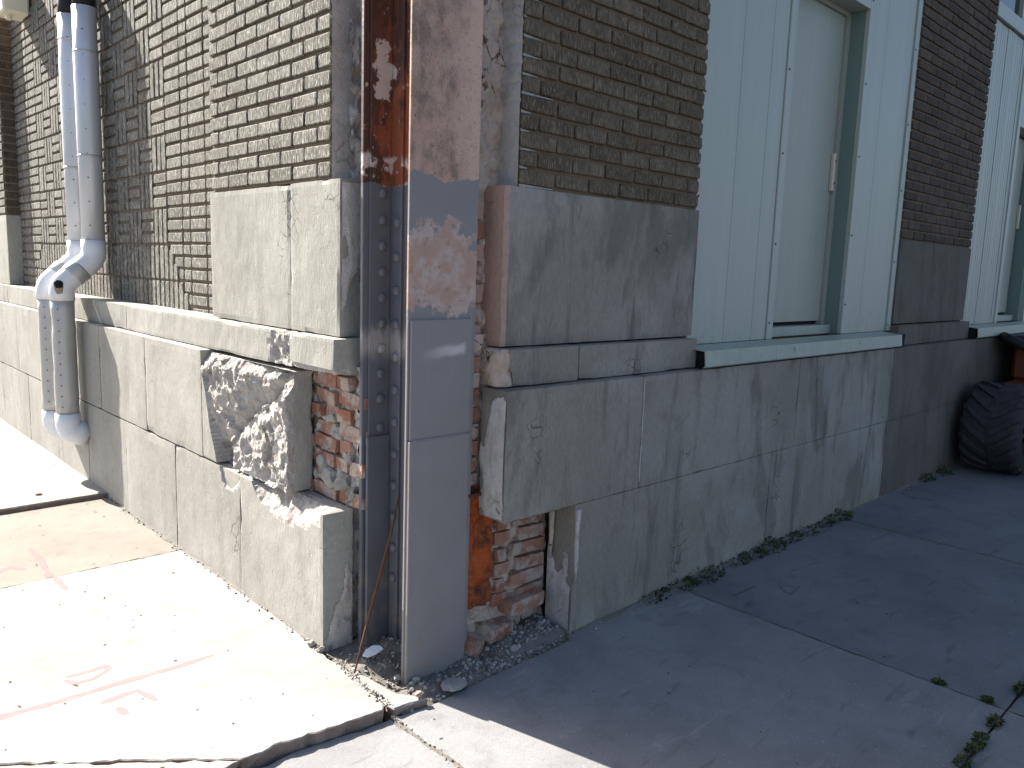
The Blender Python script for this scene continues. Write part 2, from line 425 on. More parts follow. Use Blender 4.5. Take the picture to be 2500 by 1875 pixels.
def mk(name, v, f, mat, parent=None, smooth=False, mi=None):
    me = D.meshes.new(name); me.from_pydata([tuple(p) for p in v], [], f)
    mats = mat if isinstance(mat, (list, tuple)) else [mat]
    for q in mats: me.materials.append(q)
    if mi: me.polygons.foreach_set('material_index', mi)
    if smooth: me.polygons.foreach_set('use_smooth', [True] * len(f))
    me.update()
    o = D.objects.new(name, me); COL.objects.link(o)
    if parent:
        o.parent = parent
        if parent.location.length > 0: o.matrix_parent_inverse = Matrix.Translation(-parent.location)
    return o

class G:
    def __init__(s): s.v, s.f = [], []
    def add(s, v, f):
        b = len(s.v); s.v += [Vector(p) for p in v]; s.f += [tuple(i + b for i in q) for q in f]
    def box(s, a, b, bev=0.0, mat4=None):
        x0, y0, z0 = a; x1, y1, z1 = b
        if bev <= 0:
            v = [(x, y, z) for z in (z0, z1) for y in (y0, y1) for x in (x0, x1)]
            f = [(0, 2, 3, 1), (4, 5, 7, 6), (0, 1, 5, 4), (2, 6, 7, 3), (0, 4, 6, 2), (1, 3, 7, 5)]
        else:
            bm = bmesh.new(); bmesh.ops.create_cube(bm, size=1)
            for w in bm.verts:
                w.co = Vector(((x0 + x1) / 2 + w.co.x * (x1 - x0), (y0 + y1) / 2 + w.co.y * (y1 - y0), (z0 + z1) / 2 + w.co.z * (z1 - z0)))
            bmesh.ops.bevel(bm, geom=bm.edges[:], offset=bev, segments=1, affect='EDGES')
            bm.verts.index_update()
            v = [w.co.copy() for w in bm.verts]; f = [tuple(w.index for w in q.verts) for q in bm.faces]; bm.free()
        if mat4: v = [mat4 @ Vector(p) for p in v]
        s.add(v, f)
    def tube(s, pts, rads, n=16, cap=True):
        pts = [Vector(p) for p in pts]
        if not isinstance(rads, (list, tuple)): rads = [rads] * len(pts)
        b = len(s.v); ref = None
        for i, p in enumerate(pts):
            t = (pts[min(i + 1, len(pts) - 1)] - pts[max(i - 1, 0)]).normalized()
            if ref is None:
                ref = Vector((0, 1, 0)) if abs(t.y) < 0.9 else Vector((1, 0, 0))
            a = (ref - t * ref.dot(t)).normalized(); c = t.cross(a); ref = a
            for k in range(n):
                an = 2 * math.pi * k / n
                s.v.append(p + (a * math.cos(an) + c * math.sin(an)) * rads[i])
        for i in range(len(pts) - 1):
            for k in range(n):
                k2 = (k + 1) % n
                s.f.append((b + i * n + k, b + i * n + k2, b + (i + 1) * n + k2, b + (i + 1) * n + k))
        if cap:
            s.f.append(tuple(b + k for k in range(n))[::-1]); e = b + (len(pts) - 1) * n
            s.f.append(tuple(e + k for k in range(n)))
    def obj(s, name, mat, parent=None, smooth=False): return mk(name, s.v, s.f, mat, parent, smooth)

def box(name, a, b, mat, parent=None, bev=0.0):
    g = G(); g.box(a, b, bev); return g.obj(name, mat, parent)

def rock_box(name, a, b, mat, parent=None, seg=0.04, r=0.006, chip=0.018, cs=7.0, rough=0.0012, seed=0, deform=None, frac=None):
    """box with worn rounded edges and chips; deform(p, on_front) may break it further"""
    a = Vector(a); b = Vector(b); sz = b - a
    n = [max(1, int(math.ceil(sz[i] / seg))) for i in range(3)]
    idx = {}; v = []; f = []; mi = []
    def vid(i, j, k):
        key = (i, j, k)
        if key not in idx:
            idx[key] = len(v)
            v.append(Vector((a.x + sz.x * i / n[0], a.y + sz.y * j / n[1], a.z + sz.z * k / n[2])))
        return idx[key]
    for i in range(n[0]):
        for j in range(n[1]):
            f.append((vid(i, j, 0), vid(i, j + 1, 0), vid(i + 1, j + 1, 0), vid(i + 1, j, 0)))
            f.append((vid(i, j, n[2]), vid(i + 1, j, n[2]), vid(i + 1, j + 1, n[2]), vid(i, j + 1, n[2])))
    for i in range(n[0]):
        for k in range(n[2]):
            f.append((vid(i, 0, k), vid(i + 1, 0, k), vid(i + 1, 0, k + 1), vid(i, 0, k + 1)))
            f.append((vid(i, n[1], k), vid(i, n[1], k + 1), vid(i + 1, n[1], k + 1), vid(i + 1, n[1], k)))
    for j in range(n[1]):
        for k in range(n[2]):
            f.append((vid(0, j, k), vid(0, j, k + 1), vid(0, j + 1, k + 1), vid(0, j + 1, k)))
            f.append((vid(n[0], j, k), vid(n[0], j + 1, k), vid(n[0], j + 1, k + 1), vid(n[0], j, k + 1)))
    so = Vector((seed * 3.7, seed * 1.3, seed * 5.1)); fr = [False] * len(v)
    for q in range(len(v)):
        p = v[q]
        c = mn.noise(p * cs + so)
        c2 = mn.noise(p * cs * 3 + so)
        rl = r + max(0.0, c - 0.28) * chip * 2.2 + max(0, c2 - 0.25) * chip * 0.8
        rl = min(rl, min(sz) * 0.45)
        inner = Vector([min(max(p[i], a[i] + rl), b[i] - rl) for i in range(3)])
        d = p - inner
        if d.length > 1e-9: p = inner + d.normalized() * rl
        p = p + mn.noise_vector(p * 14 + so) * rough
        if deform:
            p, fr[q] = deform(v[q].copy(), p)
        v[q] = p
    for face in f: mi.append(1 if sum(fr[i] for i in face) >= 2 else 0)
    mats = [mat, frac or M['fracture']]
    if not deform: return mk(name, v, f, mat, parent)
    return mk(name, v, f, mats, parent, mi=mi)

def hfield(name, o, u, w, nrm, lu, lw, step, fn, mat, parent=None, smooth=False):
    o, u, w, nrm = map(Vector, (o, u, w, nrm))
    nu, nw = max(2, int(lu / step)), max(2, int(lw / step)); v = []; f = []
    for j in range(nw + 1):
        for i in range(nu + 1):
            a, b = lu * i / nu, lw * j / nw
            p = o + u * a + w * b
            v.append(p + nrm * fn(a, b, p))
    for j in range(nw):
        for i in range(nu):
            q = j * (nu + 1) + i
            f.append((q, q + 1, q + nu + 2, q + nu + 1))
    return mk(name, v, f, mat, parent, smooth)

def fbm(p, s, o=4): return mn.fractal(Vector(p) * s, 1.0, 2.0, o)

# ------------------------------------------------------------------ ground and sidewalk
g = G()
S = 600
g.add([(-S, -S, -0.14), (S, -S, -0.14), (S, S, -0.14), (-S, S, -0.14)], [(0, 1, 2, 3)])
tag(g.obj('ground', M['asphalt']), kind='structure')

walk = tag(empty('sidewalk', (0, 0, 0)), kind='structure')

def wob_line(a, b, amp, seed, step=0.022):
    a = Vector((a[0], a[1], 0)); b = Vector((b[0], b[1], 0)); L = (b - a).length
    n = max(1, int(L / step)); d = (b - a).normalized(); nr = Vector((-d.y, d.x, 0)); out = []
    for i in range(n):
        t = i / n; p = a.lerp(b, t); e = min(1, t * 6, (1 - t) * 6)
        out.append(p + nr * amp * e * (mn.noise(Vector((t * L * 6, seed, 0))) + 0.7 * mn.noise(Vector((t * L * 25, seed, 5))) + 0.45 * mn.noise(Vector((t * L * 60, seed, 9)))))
    return out

def slab(pts, zf, mat, amps=None, seed=0, thick=0.13, bev=0.008):
    """pts: corner list, amps: waviness of each edge"""
    ring = []
    for i in range(len(pts)):
        ring += wob_line(pts[i], pts[(i + 1) % len(pts)], (amps or [0.003] * len(pts))[i], seed + i * 1.7)
    c = sum(ring, Vector()) / len(ring); n = len(ring); v = []
    area = sum(ring[i].x * ring[(i + 1) % n].y - ring[(i + 1) % n].x * ring[i].y for i in range(n))
    if area < 0: ring.reverse()
    ins = []
    for i in range(n):
        t = (ring[(i + 1) % n] - ring[i - 1]).normalized(); ins.append(ring[i] + Vector((-t.y, t.x, 0)) * bev * (1 + 0.8 * mn.noise(ring[i] * 20)))
    for p in ins: v.append((p.x, p.y, zf(p.x, p.y)))
    for p in ring: v.append((p.x, p.y, zf(p.x, p.y) - bev * 0.8))
    for k_, i in ((k_, i) for k_ in (1, 2) for i in range(n)):
        p = ring[i]; t = (ring[(i + 1) % n] - ring[i - 1]).normalized(); nn_ = Vector((-t.y, t.x, 0))
        q = p + nn_ * (0.004 + 0.010 * mn.noise(Vector((p.x * 22, p.y * 22, k_ * 5.0))))
        v.append((q.x, q.y, zf(p.x, p.y) - bev - 0.018 * k_ - 0.004 * mn.noise(p * 15)))
    for p in ring: v.append((p.x, p.y, zf(p.x, p.y) - thick))
    f = [tuple(range(n))]; mi = [0]
    for k in (0, 1, 2, 3):
        for i in range(n):
            j = (i + 1) % n; f.append((k * n + j, k * n + i, (k + 1) * n + i, (k + 1) * n + j)); mi.append(1 if k else 0)
    return mk('slab', v, f, [mat, M['slabedge']], walk, mi=mi)

z0 = lambda x, y: 0.0
zfront = lambda x, y: -0.05 + 0.05 * max(0.0, min(1.0, (x + 0.1) / 1.0)) if y > -9 else 0
def zE(x, y): return -0.036 + 0.021 * (x + 0.06)
# sunny street side
slab([(0.02, 2.0), (0.02, 0.56), (-0.02, 0.50), (-0.012, 0.27), (-0.045, 0.03), (-0.07, 0.0), (-0.25, 0.02), (-0.43, 0.055), (-0.57, 0.055), (-0.80, 0.25), (-1.134, 0.507), (-1.7, 0.90), (-1.7, 2.0)], z0, M['walk_l'],
     [0.002, 0.008, 0.012, 0.012, 0.01, 0.01, 0.015, 0.015, 0.012, 0.014, 0.014, 0.01, 0.004], 1, bev=0.004)
slab([(-0.575, 0.05), (-0.81, 0.243), (-1.14, 0.50), (-1.7, 0.89), (-1.7, 0.02), (-0.9, 0.03)], z0, M['walk_l'],
     [0.012, 0.014, 0.014, 0.01, 0.004, 0.012], 2, bev=0.003)
slab([(0.02, 2.006), (-1.7, 2.006), (-1.7, 3.235), (0.02, 3.245)], lambda x, y: -0.004, M['walk_b'], [0.01, 0.003, 0.004, 0.002], 3)
slab([(0.02, 3.255), (-1.7, 3.245), (-1.7, 5.0), (0.02, 5.0)], lambda x, y: 0.026, M['walk_l'], [0.004, 0.003, 0.003, 0.002], 4)
slab([(0.02, 5.01), (-1.7, 5.01), (-1.7, 6.8), (0.02, 6.8)], lambda x, y: 0.022, M['walk_l'], None, 5)
slab([(0.02, 6.81), (-1.7, 6.81), (-1.7, 9.5), (0.02, 9.5)], lambda x, y: 0.02, M['walk_l'], None, 6)
slab([(-1.71, -1.5), (-3.4, -1.5), (-3.4, 9.5), (-1.71, 9.5)], lambda x, y: -0.01, M['walk_l'], None, 7)
# corner, lower than the street slabs
slab([(-0.045, -0.01), (-0.035, -0.36), (-0.06, -1.47), (-1.7, -1.47), (-1.7, 0.01), (-0.9, 0.02), (-0.4, 0.04), (-0.1, -0.005)], lambda x, y: -0.039, M['walk_mid'],
     [0.012, 0.008, 0.003, 0.003, 0.003, 0.01, 0.01, 0.01], 8)
slab([(-0.03, -0.015), (0.115, -0.035), (0.40, -0.032), (0.86, -0.035), (0.92, 0.02), (1.685, 0.02), (1.685, -1.482), (-0.05, -1.482), (-0.024, -0.36)], zE, M['walk_mid'],
     [0.006, 0.005, 0.006, 0.012, 0.004, 0.002, 0.004, 0.004, 0.008], 9)
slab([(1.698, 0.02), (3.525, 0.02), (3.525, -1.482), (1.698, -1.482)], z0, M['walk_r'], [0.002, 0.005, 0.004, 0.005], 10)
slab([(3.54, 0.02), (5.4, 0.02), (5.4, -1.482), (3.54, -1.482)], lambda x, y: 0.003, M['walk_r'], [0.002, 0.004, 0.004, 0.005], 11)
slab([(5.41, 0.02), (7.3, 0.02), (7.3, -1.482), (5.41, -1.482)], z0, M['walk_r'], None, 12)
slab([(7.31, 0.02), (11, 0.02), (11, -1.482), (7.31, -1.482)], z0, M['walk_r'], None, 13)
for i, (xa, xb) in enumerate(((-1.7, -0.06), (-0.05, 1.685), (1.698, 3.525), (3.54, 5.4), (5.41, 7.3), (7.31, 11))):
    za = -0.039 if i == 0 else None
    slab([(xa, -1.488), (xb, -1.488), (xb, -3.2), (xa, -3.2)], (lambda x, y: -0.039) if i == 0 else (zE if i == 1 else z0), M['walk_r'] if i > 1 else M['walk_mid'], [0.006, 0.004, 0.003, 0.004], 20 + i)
# small curb sliver between the pit and the corner slab
slab([(0.009, 0.31), (0.04, 0.075), (0.092, -0.003), (0.108, -0.028), (-0.03, -0.008), (-0.035, 0.03), (-0.008, 0.26)], lambda x, y: -0.006 - 0.02 * max(0, x), M['walk_l'],
     [0.006, 0.004, 0.004, 0.008, 0.006, 0.004, 0.004], 31)
# spray paint marks, thin sheets on the slabs
def stroke(pts, w, mat, z, seed):
    v, f = [], []; P = []
    for i in range(len(pts) - 1):
        a = Vector((*pts[i], 0)); b = Vector((*pts[i + 1], 0)); n = max(2, int((b - a).length / 0.03))
        P += [a.lerp(b, k / n) for k in range(n)]
    P.append(Vector((*pts[-1], 0)))
    for i, p in enumerate(P):
        t = (P[min(i + 1, len(P) - 1)] - P[max(0, i - 1)]).normalized(); nr = Vector((-t.y, t.x, 0))
        ww = w * (0.7 + 0.6 * mn.noise(Vector((i * 0.35, seed, 0)))) * (0.5 if i in (0, len(P) - 1) else 1)
        for s in (-1, 1):
            q = p + nr * s * ww; v.append((q.x, q.y, z))
    for i in range(len(P) - 1): f.append((2 * i, 2 * i + 1, 2 * i + 3, 2 * i + 2))
    return mk('paint_mark', v, f, mat, walk)
stroke([(-1.3, 0.80), (-1.078, 0.796), (-0.9, 0.778), (-0.70, 0.773), (-0.494, 0.761), (-0.35, 0.763)], 0.022, M['pink'], 0.0012, 1)
stroke([(-0.843, 0.94), (-0.77, 0.934), (-0.707, 0.939), (-0.696, 0.907), (-0.768, 0.866), (-0.826, 0.871), (-0.85, 0.92)], 0.017, M['pink'], 0.0012, 2)
stroke([(-0.80, 0.672), (-0.674, 0.682), (-0.645, 0.57)], 0.02, M['pink'], 0.0012, 3)
stroke([(-0.765, 0.61), (-0.752, 0.545)], 0.024, M['pink'], 0.0012, 4)
stroke([(-0.616, 2.0), (-0.616, 1.80)], 0.02, M['pink'], 0.0012, 5)
stroke([(-0.61, 2.52), (-0.607, 2.30), (-0.632, 2.02)], 0.022, M['pink'], -0.0028, 6)
stroke([(-0.86, 2.2), (-0.79, 2.264), (-0.74, 2.285), (-0.70, 2.2)], 0.03, M['pink'], -0.0028, 7)
stroke([(2.114, -0.345), (2.044, -0.438), (2.185, -0.422), (2.114, -0.345)], 0.012, M['red'], 0.0012, 8)
stroke([(1.80, -0.264), (2.02, -0.27)], 0.012, M['red'], 0.0012, 9)
stroke([(4.515, -0.05), (4.435, -0.166), (4.5, -0.29)], 0.025, M['red'], 0.0042, 10)

# ------------------------------------------------------------------ the building
bld = tag(empty('brick_building', (0, 0, 0)), 'old brick corner building with cast stone base and stripped steel corner', 'building')

# hidden cores
PX, PY = 0.10, 0.10          # pier faces
PNL = 0.21                   # recessed panel face
TOP = 6.5
core = G()
core.box((0.16, 0.72, -0.1), (0.7, 9.4, 1.24))
core.box((0.26, 0.72, 1.24), (0.7, 9.4, TOP))
core.obj('wall_core', M['mortar_l'], bld)
core = G()
core.box((0.62, 0.24, -0.1), (10.5, 0.71, 1.2))
core.box((0.62, 0.34, 1.2), (10.5, 0.71, TOP))
core.obj('wall_core', M['mortar'], bld)
core = G()
core.box((0.30, 0.52, -0.1), (0.62, 0.72, TOP))
core.box((0.45, 0.26, -0.1), (0.62, 0.52, TOP))
core.obj('corner_core', M['plaster'], bld)
box('roof', (0.1, 0.1, TOP), (10.5, 9.4, TOP + 0.2), M['mortar'], bld)

# ---- base course of cast stone, street side (x = 0 plane)
def spall_lower(p, q):
    fr = False
    if p.x < 0.09:
        t = (p.y - 0.56) / 0.60
        if 0 < t < 1:
            dep = (0.10 + 0.07 * mn.noise(Vector((p.y * 9, 3, 0)))) * math.sin(math.pi * min(1, t * 0.9 + 0.1)) ** 0.6
            zz = 0.567 - p.z
            if zz < dep:
                k = (1 - zz / max(dep, 1e-4))
                q = q + Vector((max(0, (0.075 * k + 0.012 * fbm(p, 22)) * (1 - p.x / 0.09)), 0, 0)); fr = True
    return q, fr
def spall_lower2(p, q):
    fr = False
    if p.x < 0.09 and p.z > 0.47:
        c = (p.y - 1.40) / 0.10; k = 1 - c * c - ((0.567 - p.z) / 0.09) ** 2 + 0.5 * mn.noise(p * 16)
        if k > 0: q = q + Vector((0.04 * min(1, k * 1.5) * (1 - p.x / 0.09), 0, 0)); fr = True
    return q, fr
ys = [0.53, 1.285, 2.068, 2.86, 3.62, 4.35, 5.2, 6.1, 7.2, 8.4]
for i in range(len(ys) - 1):
    df = spall_lower if i == 0 else spall_lower2 if i == 1 else None
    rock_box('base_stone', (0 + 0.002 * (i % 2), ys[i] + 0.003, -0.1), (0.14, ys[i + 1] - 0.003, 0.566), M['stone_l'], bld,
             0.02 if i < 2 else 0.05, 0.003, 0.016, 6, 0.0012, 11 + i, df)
def broken(p, q):
    if p.x > 0.05:
        return q, False
    y, z = p.y, p.z
    yb = 1.71 - 0.36 * (1.05 - z) + 0.010 * mn.noise(Vector((z * 6, 1, 2)))
    if y > yb: return q, False
    if y > yb - 0.009: return Vector((q.x, yb, q.z)), False
    zl = 0.70 + (1.47 - y) * 0.618 + 0.03 * mn.noise(Vector((y * 9, 4, 1)))
    n = 0.012 * fbm(p + Vector((3, 1, 7)), 6, 6)
    vd = mn.voronoi(Vector((p.x, p.y, p.z * 0.8)) * 11)[0]
    n += 0.022 * min(0.6, vd[1] - vd[0]) - 0.006
    if z > zl:
        t = z - zl
        d = 0.012 + 0.068 * math.exp(-t / 0.085) + n + 0.012 * fbm(p + Vector((9, 1, 3)), 17, 4)
        d += 0.05 * max(0.0, 1 - (1.10 - z) / 0.05)
        d = max(d, 0.003)
    else:
        yl = 1.46 + 0.05 * math.sin((z - 0.62) * 7.0) + 0.03 * mn.noise(Vector((z * 16, 7, 2)))
        if y > yl: d = 0.115 + n * 0.5
        else:
            e = min(1, (yl - y) / 0.10); e2 = min(1.0, (zl - z) / 0.07)
            d = 0.075 - 0.05 * (e * (2 - e)) * (0.45 + 0.55 * e2) + n * 0.9 + 0.006 * fbm(p + Vector((9, 1, 3)), 19, 4)
            cr = abs((y - 1.02) - (z - 0.72) * 0.55 - 0.02 * mn.noise(Vector((z * 20, 2, 2))))
            if cr < 0.010 and z < 0.86: d += 0.025
    for sc_, am in ((7.0, 0.26), (19.0, 0.34)):
        pp = Vector((0.3, y, z)) * sc_
        cpt = mn.voronoi(pp)[1][0]; gr = mn.noise_vector(cpt * 3.71 + Vector((5, 5, 5)))
        d += am * ((y - cpt.y / sc_) * gr.y + (z - cpt.z / sc_) * gr.z) + 0.010 * gr.x * (8.5 / sc_)
    d += 0.003 * mn.noise(p * 34) + 0.005 * (mn.voronoi(p * 26)[0][0] - 0.3)
    d = min(max(d, -0.004), 0.13)
    return Vector((d + max(0, p.x) * 0.5, q.y, q.z)), True
rock_box('base_stone', (0.0, 0.858, 0.576), (0.14, 1.694, 1.10), M['stone_l'], bld, 0.009, 0.004, 0.02, 7, 0.0015, 31, broken)
ys = [1.70, 2.482, 3.30, 4.05, 4.75, 5.48, 6.3, 7.2, 8.4]
for i in range(len(ys) - 1):
    rock_box('base_stone', (0.0, ys[i] + 0.003, 0.573), (0.14, ys[i + 1] - 0.003, 1.112), M['stone_l'], bld, 0.035 if i < 2 else 0.06, 0.003, 0.016, 6, 0.0012, 40 + i)
g = G(); g.box((0.012, 1.30, -0.1), (0.139, 8.4, 0.56)); g.obj('joint_mortar', M['stone_cut'], bld)
g = G(); g.box((0.012, 1.72, 0.58), (0.139, 8.4, 1.10)); g.obj('joint_mortar', M['stone_cut'], bld)
g = G(); g.box((0.93, 0.006, -0.1), (10.4, 0.149, 0.5645)); g.obj('joint_mortar', M['stone_far'], bld)
g = G(); g.box((0.52, 0.006, 0.5655), (10.4, 0.149, 1.085)); g.obj('joint_mortar', M['stone_far'], bld)
# ledge, street side
def ledge_break(p, q):
    fr = False
    if p.x < 0.12:
        c = abs(p.y - 0.985 - 0.05 * mn.noise(Vector((p.z * 9, 0, 3))) - 0.02 * mn.noise(p * 30)) / 0.08
        if c < 1.25:
            k = max(0.0, 1 - max(0, c - 0.55) / 0.7)
            q = q + Vector((k * max(0.002, 0.014 + 0.035 * fbm(p, 9, 6)), 0, -0.025 * k * abs(mn.noise(p * 14)) * (p.z > 1.2))); fr = True
        elif p.z < 1.135 and p.y < 0.90:
            q = q + Vector((0.012 + 0.01 * fbm(p, 25), 0, 0.012 * abs(mn.noise(p * 30)))); fr = True
    return q, fr
ys = [0.535, 2.92, 4.4, 6.0, 8.4]
for i in range(len(ys) - 1):
    rock_box('ledge_stone', (0.05, ys[i] + 0.003, 1.116), (0.225, ys[i + 1] - 0.003, 1.264), M['stone_l'], bld, 0.014 if i == 0 else 0.05, 0.004, 0.014, 6, 0.0015, 60 + i, ledge_break if i == 0 else None)
# tall stones under the brick pier, street side
rock_box('pier_stone', (0.10, 0.574, 1.268), (0.222, 0.970, 1.885), M['stone_l'], bld, 0.02, 0.004, 0.02, 8, 0.0014, 70)
rock_box('pier_stone', (0.10, 0.9715, 1.268), (0.222, 1.785, 1.882), M['stone_l'], bld, 0.025, 0.005, 0.012, 7, 0.0014, 71)
rock_box('pier_stone', (0.10, 6.15, 1.268), (0.222, 8.4, 1.885), M['stone_l'], bld, 0.06, 0.005, 0.012, 7, 0.0014, 72)

# ---- base, shady side (y = 0 plane)
xs = [0.907, 2.59, 4.25, 5.9, 7.5, 10.4]
for i in range(len(xs) - 1):
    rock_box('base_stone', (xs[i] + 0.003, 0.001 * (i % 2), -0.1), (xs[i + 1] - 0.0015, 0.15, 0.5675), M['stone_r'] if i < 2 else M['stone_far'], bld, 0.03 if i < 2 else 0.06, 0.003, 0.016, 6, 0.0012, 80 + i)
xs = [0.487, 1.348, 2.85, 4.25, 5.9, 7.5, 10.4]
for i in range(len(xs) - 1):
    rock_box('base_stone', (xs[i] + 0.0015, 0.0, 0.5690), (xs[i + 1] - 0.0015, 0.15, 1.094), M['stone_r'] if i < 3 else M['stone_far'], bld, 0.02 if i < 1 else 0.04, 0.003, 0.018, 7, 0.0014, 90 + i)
def ledge_r(p, q):
    fr = False
    if p.x < 0.60:
        k = max(0, 0.60 - p.x) / 0.1
        d = 0.03 + 0.05 * mn.noise(p * 11) + 0.04 * (1.25 - p.z) / 0.14 * 0
        if p.x < 0.545 + 0.03 * mn.noise(p * 9 + Vector((2, 2, 2))):
            q = q + Vector((0.03 + 0.035 * mn.noise(p * 13), max(0, 0.012 + 0.02 * mn.noise(p * 15)), 0)); fr = True
    return q, fr
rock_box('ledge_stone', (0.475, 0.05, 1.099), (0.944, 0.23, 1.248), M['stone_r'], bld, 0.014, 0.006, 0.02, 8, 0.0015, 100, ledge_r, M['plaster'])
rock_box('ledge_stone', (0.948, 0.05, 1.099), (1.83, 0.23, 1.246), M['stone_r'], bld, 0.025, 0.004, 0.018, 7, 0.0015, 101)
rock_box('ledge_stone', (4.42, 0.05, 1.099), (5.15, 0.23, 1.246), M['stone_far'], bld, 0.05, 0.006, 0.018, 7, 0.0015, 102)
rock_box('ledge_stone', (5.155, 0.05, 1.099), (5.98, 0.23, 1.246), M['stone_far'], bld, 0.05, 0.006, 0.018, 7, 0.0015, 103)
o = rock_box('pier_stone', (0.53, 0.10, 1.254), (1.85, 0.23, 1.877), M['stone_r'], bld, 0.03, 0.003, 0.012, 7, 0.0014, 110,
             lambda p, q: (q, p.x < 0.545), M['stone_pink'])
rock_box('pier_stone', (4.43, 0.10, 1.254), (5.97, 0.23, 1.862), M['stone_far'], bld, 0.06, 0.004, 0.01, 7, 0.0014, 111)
# pale cut ends of the base stones are smears of mortar
def smear(name, o, u, w, nrm, lu, lw, seed, thr, mat, amp=0.006):
    o, u, w, nrm = map(Vector, (o, u, w, nrm)); st = 0.005
    nu, nw = int(lu / st), int(lw / st); v, f, id_ = [], [], {}
    def val(i, j):
        e = min(i / nu, 1 - i / nu, 1) * 4
        return mn.noise(Vector((i * st * 7 + seed, j * st * 2.2, seed))) * 0.7 + mn.noise(Vector((i * st * 25, j * st * 10 + seed, 2))) * 0.3 - thr
    def vid(i, j):
        if (i, j) not in id_:
            id_[(i, j)] = len(v); v.append(o + u * (lu * i / nu) + w * (lw * j / nw) + nrm * (0.001 + max(0, min(amp, val(i, j) * 0.03))))
        return id_[(i, j)]
    for i in range(nu):
        for j in range(nw):
            if sum(val(i + a, j + b) > 0 for a in (0, 1) for b in (0, 1)) >= 3:
                f.append((vid(i, j), vid(i + 1, j), vid(i + 1, j + 1), vid(i, j + 1)))
    par_ = list(range(len(v)))
    def find(i):
        while par_[i] != i: par_[i] = par_[par_[i]]; i = par_[i]
        return i
    for q in f:
        for k in q[1:]: par_[find(k)] = find(q[0])
    cnt_ = {}
    for q in f: cnt_[find(q[0])] = cnt_.get(find(q[0]), 0) + 1
    if f:
        best = max(cnt_, key=cnt_.get); f = [q for q in f if find(q[0]) == best]
        used = sorted({k for q in f for k in q}); re_ = {k: i for i, k in enumerate(used)}
        return mk(name, [v[k] for k in used], [tuple(re_[k] for k in q) for q in f], mat, bld, True)
smear('mortar_smear', (0.004, 0.530, -0.05), (1, 0, 0), (0, 0, 1), (0, -1, 0), 0.13, 0.60, 3.1, -0.05, M['parge'])
smear('mortar_smear', (0.106, 0.572, 1.28), (1, 0, 0), (0, 0, 1), (0, -1, 0), 0.11, 0.59, 5.1, -0.05, M['parge'])
smear('mortar_smear', (0.487, 0.146, 0.58), (0, -1, 0), (0, 0, 1), (-1, 0, 0), 0.14, 0.50, 9.1, 0.0, M['parge'])
smear('mortar_smear', (0.908, 0.146, 0.0), (0, -1, 0), (0, 0, 1), (-1, 0, 0), 0.14, 0.55, 12.4, 0.0, M['parge'])
# drip of pale mortar on the corner edge of the lower stone, shady side
g = G()
g.tube([(0.925, -0.003, 0.545), (0.923, -0.004, 0.45), (0.925, -0.003, 0.33), (0.926, -0.002, 0.22)], [0.016, 0.010, 0.012, 0.006], 6)
g.obj('mortar_smear', M['parge'], bld, True)
g = G()
g.tube([(0.89, 0.12, 0.56), (0.892, 0.118, 0.42), (0.89, 0.12, 0.30)], [0.016, 0.012, 0.006], 6)
g.obj('mortar_smear', M['plaster'], bld, True)

# ------------------------------------------------------------------ brickwork
CO = 0.0692                  # course height
BH = 0.0545
def brick_shape(l, h, seed, dep=0.07):
    rn = random.Random(seed)
    c, e = 0.007, 0.004
    def ring(sx_, sz_, y, cut):
        hx, hz = l / 2 - sx_, h / 2 - sz_
        j = lambda: rn.uniform(-0.0012, 0.0012)
        return [(-hx + cut + j(), y, -hz + j()), (hx - cut + j(), y, -hz + j()), (hx + j(), y, -hz + cut), (hx + j(), y, hz - cut),
                (hx - cut + j(), y, hz + j()), (-hx + cut + j(), y, hz + j()), (-hx + j(), y, hz - cut), (-hx + j(), y, -hz + cut)]
    v = ring(e, e, 0, c * 0.8) + ring(0, 0, e * 0.9, c) + ring(0, 0, dep, c)
    f = [tuple(range(8))]
    for k in (0, 1):
        for i in range(8):
            a, b = k * 8 + i, k * 8 + (i + 1) % 8
            f.append((b, a, a + 8, b + 8))
    return v, f
_bm = {}
def brick_mesh(l, h, var, mat):
    key = (round(l, 3), round(h, 3), var, mat.name)
    if key not in _bm:
        v, f = brick_shape(l, h, hash((round(l * 1000), round(h * 1000), var)) & 0xffff)
        me = D.meshes.new('brick'); me.from_pydata(v, [], f); me.materials.append(mat); me.update()
        _bm[key] = me
    return _bm[key]

bricks = []   # (centre, wall, length, height, name, mat, parent key)
rb = random.Random(3)
def in_view(p):
    d = Vector(p) - CAM
    zc = d.dot(fw)
    if zc < 0.1: return None
    f = 1932.49
    return (1250 + f * d.dot(r2) / zc, 937.5 - f * d.dot(u2) / zc, zc)
def put(wall, s, z, l, h, name, mat, par, prot=0.0):
    """s: coordinate of the brick's centre along the wall"""
    off = prot + rb.uniform(-0.0015, 0.0025)
    p = (s, PY + off, z) if wall == 'R' else (PX + off, s, z) if wall == 'L' else (PNL + off, s, z)
    bricks.append((p, wall, l, h, name, mat, par))

def courses(wall, s0, s1, zb, zt, pitch, mat, par, phase):
    n = int((zt - zb) / CO)
    for k in range(n):
        z = zb + CO * (k + 0.5) + 0.004
        L = s1 - s0; half = (k + phase) % 2
        edges = [s0]; s = s0 + (pitch / 2 if half else pitch)
        while s < s1 - 0.03: edges.append(s); s += pitch
        edges.append(s1)
        for a, b in zip(edges, edges[1:]):
            put(wall, (a + b) / 2, z + rb.uniform(-0.0012, 0.0012), b - a - 0.008 + rb.uniform(-0.002, 0.002), BH + rb.uniform(-0.002, 0.002), 'brick', mat, par)

